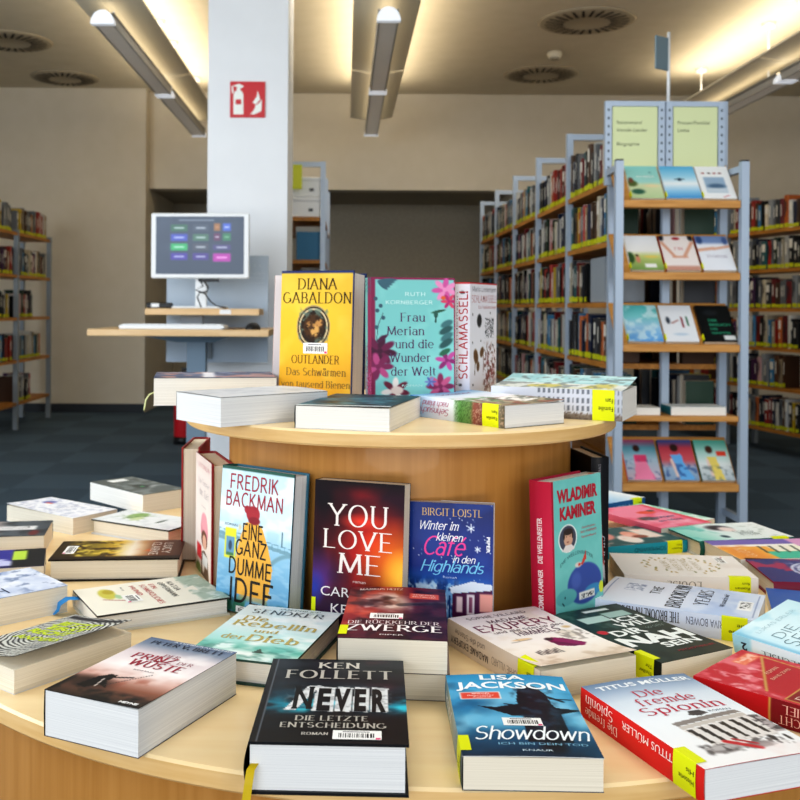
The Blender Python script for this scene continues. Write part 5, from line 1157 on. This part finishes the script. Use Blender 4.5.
sq = MB(); flat(sq, [(-.072, -.03), (-.038, -.03), (-.038, 0), (-.072, 0)], -.0075); sq.build('pictogram_label', RED, fs)

# ------------------------------------------------------------ ceiling things
PANEL = mat('reflector_white', '#e4dcc8', .7)
HOUS = mat('lamp_grey', '#a3a19d', .4, .1)
LOUV = noise_mat('lamp_louvre', '#b4afa8', '#d2cdc6', scale=(1, 60, 1), nscale=2, detail=1, rough=.35)
lb_ = LOUV.node_tree.nodes['Principled BSDF']; lb_.inputs['Emission Color'].default_value = lc('#c9c0b6'); lb_.inputs['Emission Strength'].default_value = .16  # slight emission added so the louvres look lit from below
def luminaire(x, y0, y1, lb):
    L = thing('ceiling_lamp', lb, 'lamp', (x, y0, 2.81), 0, 'hanging strip lamps with reflector panels')
    ln = y1-y0
    p = MB(); P = []
    for y in (0, ln): P += [(-.21, y, .185), (-.03, y, .155), (.03, y, .155), (.21, y, .185), (-.21, y, .197), (.21, y, .197)]
    p.add(P, [(0, 1, 7, 6), (1, 2, 8, 7), (2, 3, 9, 8), (3, 5, 11, 9), (5, 4, 10, 11), (4, 0, 6, 10), (0, 4, 5, 3, 2, 1), (6, 7, 8, 9, 11, 10)]); p.build('reflector_panel', PANEL, L)
    MB().box(-.062, -.052, .03, ln-.03, 0, .075).box(.052, .062, .03, ln-.03, 0, .075).box(-.062, .062, .03, ln-.03, .055, .065).build('lamp_housing', HOUS, L)
    MB().box(-.052, .052, .03, ln-.03, .004, .05).build('louvre', LOUV, L)
    MB().tube([(0, .06, .086), (0, ln-.06, .086)], .013, 10).build('light_tube', TUBE, L)
    for yy in (0, ln-.05):
        e = MB(); n = 10; P = []
        for y in (yy, yy+.05): P += [(.072*math.cos(math.pi*k/n), y, -.004+.085*math.sin(math.pi*k/n)) for k in range(n+1)]
        e.add(P, [tuple(range(n, -1, -1)), tuple(range(n+1, 2*n+2))]+[(k, k+1, n+2+k, n+1+k) for k in range(n)]+[(0, n+1, 2*n+1, n)]); e.build('end_cap', mat('cap_white', '#eef1f4', .5, emit='#eef4ff', estr=.35), L)  # faint glow put into the cap material to keep the caps bright
    for yy in (.3, ln-.3):
        MB().tube([(0, yy, .197), (0, yy, CEIL-2.81-.03)], .009, 8).build('hanger_rod', WHITE, L)
        MB().lathe([(0, CEIL-2.81-.045), (.045, CEIL-2.81-.04), (.055, CEIL-2.81), (0, CEIL-2.81)], 20, 0, (0, yy)).build('ceiling_rose', WHITE, L)
        MB().box(-.006, .006, yy-.006, yy+.006, .06, .16).build('stem', WHITE, L)
luminaire(.25, 5.95, 7.98, 'long grey strip lamp over the aisle centre, nearer of the pair')
luminaire(.25, 8.0, 10.0, 'long grey strip lamp over the aisle centre, farther of the pair')
luminaire(-1.48, 6.05, 8.15, 'strip lamp at upper left with glowing white end cap, nearer one')
luminaire(-1.48, 8.17, 10.1, 'strip lamp at upper left running behind the pillar, farther one')
luminaire(3.3, 5.4, 7.5, 'strip lamp at the upper right corner, nearer one')
luminaire(3.3, 7.52, 9.6, 'strip lamp at upper right above the rack, farther one')
DIF = mat('diffuser_tan', '#a69a84', .7); SLOT = mat('diffuser_slot', '#2a241c', .8)
for x, y, d, lb in ((1.87, 7.79, .75, 'round ceiling air vent at top right, the larger nearer one'), (1.86, 9.57, .71, 'round ceiling air vent above the long run, the smaller farther one'), (-2.77, 9.85, .66, 'round ceiling air vent above the left wall block'), (-2.85, 8.48, .7, 'round ceiling air vent cut by the left frame edge')):
    v = thing('air_vent', lb, 'air vent', (x, y, CEIL), 0, 'round ceiling air vents')
    r = d/2
    MB().lathe([(0, -.012), (r*.42, -.012), (r*.46, -.02), (r*.95, -.012), (r, 0), (0, 0)], 48).build('vent_plate', DIF, v)
    s = MB()
    for k in range(26):
        M = Matrix.Rotation(2*math.pi*k/26, 4, 'Z')
        P = [M @ Vector(p) for p in ((r*.48, -.012, -.0225), (r*.86, .004, -.0165), (r*.86, .026, -.0165), (r*.48, .010, -.0225))]
        s.add(P, [(0, 1, 2, 3)])
    s.build('vent_slots', SLOT, v)
sd = thing('smoke_detector', 'small white smoke detector on the ceiling between the two right vents', 'smoke detector', (1.82, 8.75, CEIL))
MB().lathe([(0, 0), (.065, 0), (.065, -.03), (.055, -.045), (.02, -.05), (0, -.05)], 24).build('detector_body', mat('detector_cream', '#d8d0bc', .6), sd)
MB().lathe([(.045, -.05), (.045, -.062), (0, -.062)], 20).build('detector_grille', mat('detector_grey', '#8c8474', .6), sd)

# --------------------------------------------------------------------- light
def area(name, loc, tgt, sx, sy, pw, col):
    l = bpy.data.lights.new(name, 'AREA'); l.shape = 'RECTANGLE'; l.size = sx; l.size_y = sy; l.energy = pw; l.color = col
    o = bpy.data.objects.new(name, l); COL.objects.link(o); o.location = loc
    o.rotation_euler = (Vector(tgt)-Vector(loc)).to_track_quat('-Z', 'Y').to_euler(); return o
area('window_daylight_left', (-4.0, -6.0, 3.0), (-.3, 4.5, 1.0), 5.0, 3.0, 230, (.84, .92, 1))
area('window_daylight_right', (3.6, -6.0, 3.0), (.6, 4.5, 1.0), 4.5, 3.0, 170, (.92, .96, 1))
for x, y0, y1 in ((.25, 5.95, 10), (-1.48, 6.05, 10.1), (3.3, 5.4, 9.6)):
    a = area('lamp_uplight', (x, (y0+y1)/2, 2.90), (x, (y0+y1)/2, 4), .08, y1-y0-.2, 2.0, (1, .86, .62))
    a.rotation_euler = (math.pi, 0, 0)
    a = area('spill_fill', (x, (y0+y1)/2, 3.02), (x, (y0+y1)/2, 4), .36, y1-y0-.2, 26, (1, .88, .68))  # added light above the panels, stands in for lamp light reaching the ceiling
    a.rotation_euler = (math.pi, 0, 0)
area('window_daylight_side', (-4.3, 2.6, 1.9), (1, 5.2, 1.0), 4.0, 2.2, 230, (.84, .92, 1))
area('ceiling_lamp_near', (.2, 2.0, 3.3), (.2, 2.0, 0), 2.5, 1.6, 52, (1, .95, .86))
area('rear_fill', (.8, 7.6, 3.3), (.8, 7.6, 0), 3.2, 3.0, 40, (1, .95, .86))  # added fill for the back of the room, no lamp hangs here
area('ceiling_fill', (0, -5.5, .2), (0, 8, 3.3), 6.0, 1.0, 170, (1, .92, .80))  # added fill aimed up to brighten the ceiling, standing in for bounced daylight
w = bpy.data.worlds.new('World'); bpy.context.scene.world = w; w.use_nodes = True
bg = w.node_tree.nodes['Background']; bg.inputs['Color'].default_value = (.72, .84, 1, 1); bg.inputs['Strength'].default_value = .55

# -------------------------------------------------------------------- camera
cd = bpy.data.cameras.new('camera'); cam = bpy.data.objects.new('camera', cd); COL.objects.link(cam)
cam.location = (0, 0, EYE); cam.rotation_euler = (R(90), -.006, 0)
cd.sensor_fit = 'HORIZONTAL'; cd.sensor_width = 36; cd.lens = 45
cd.shift_x = (400-345)/800; cd.shift_y = -(400-307)/800
cd.dof.use_dof = True; cd.dof.focus_distance = 1.22; cd.dof.aperture_fstop = 12
cd.clip_start = .05
bpy.context.scene.camera = cam
s = bpy.context.scene
s.view_settings.view_transform = 'Standard'; s.view_settings.look = 'Medium High Contrast'; s.view_settings.exposure = -.22
s.cycles.max_bounces = 8
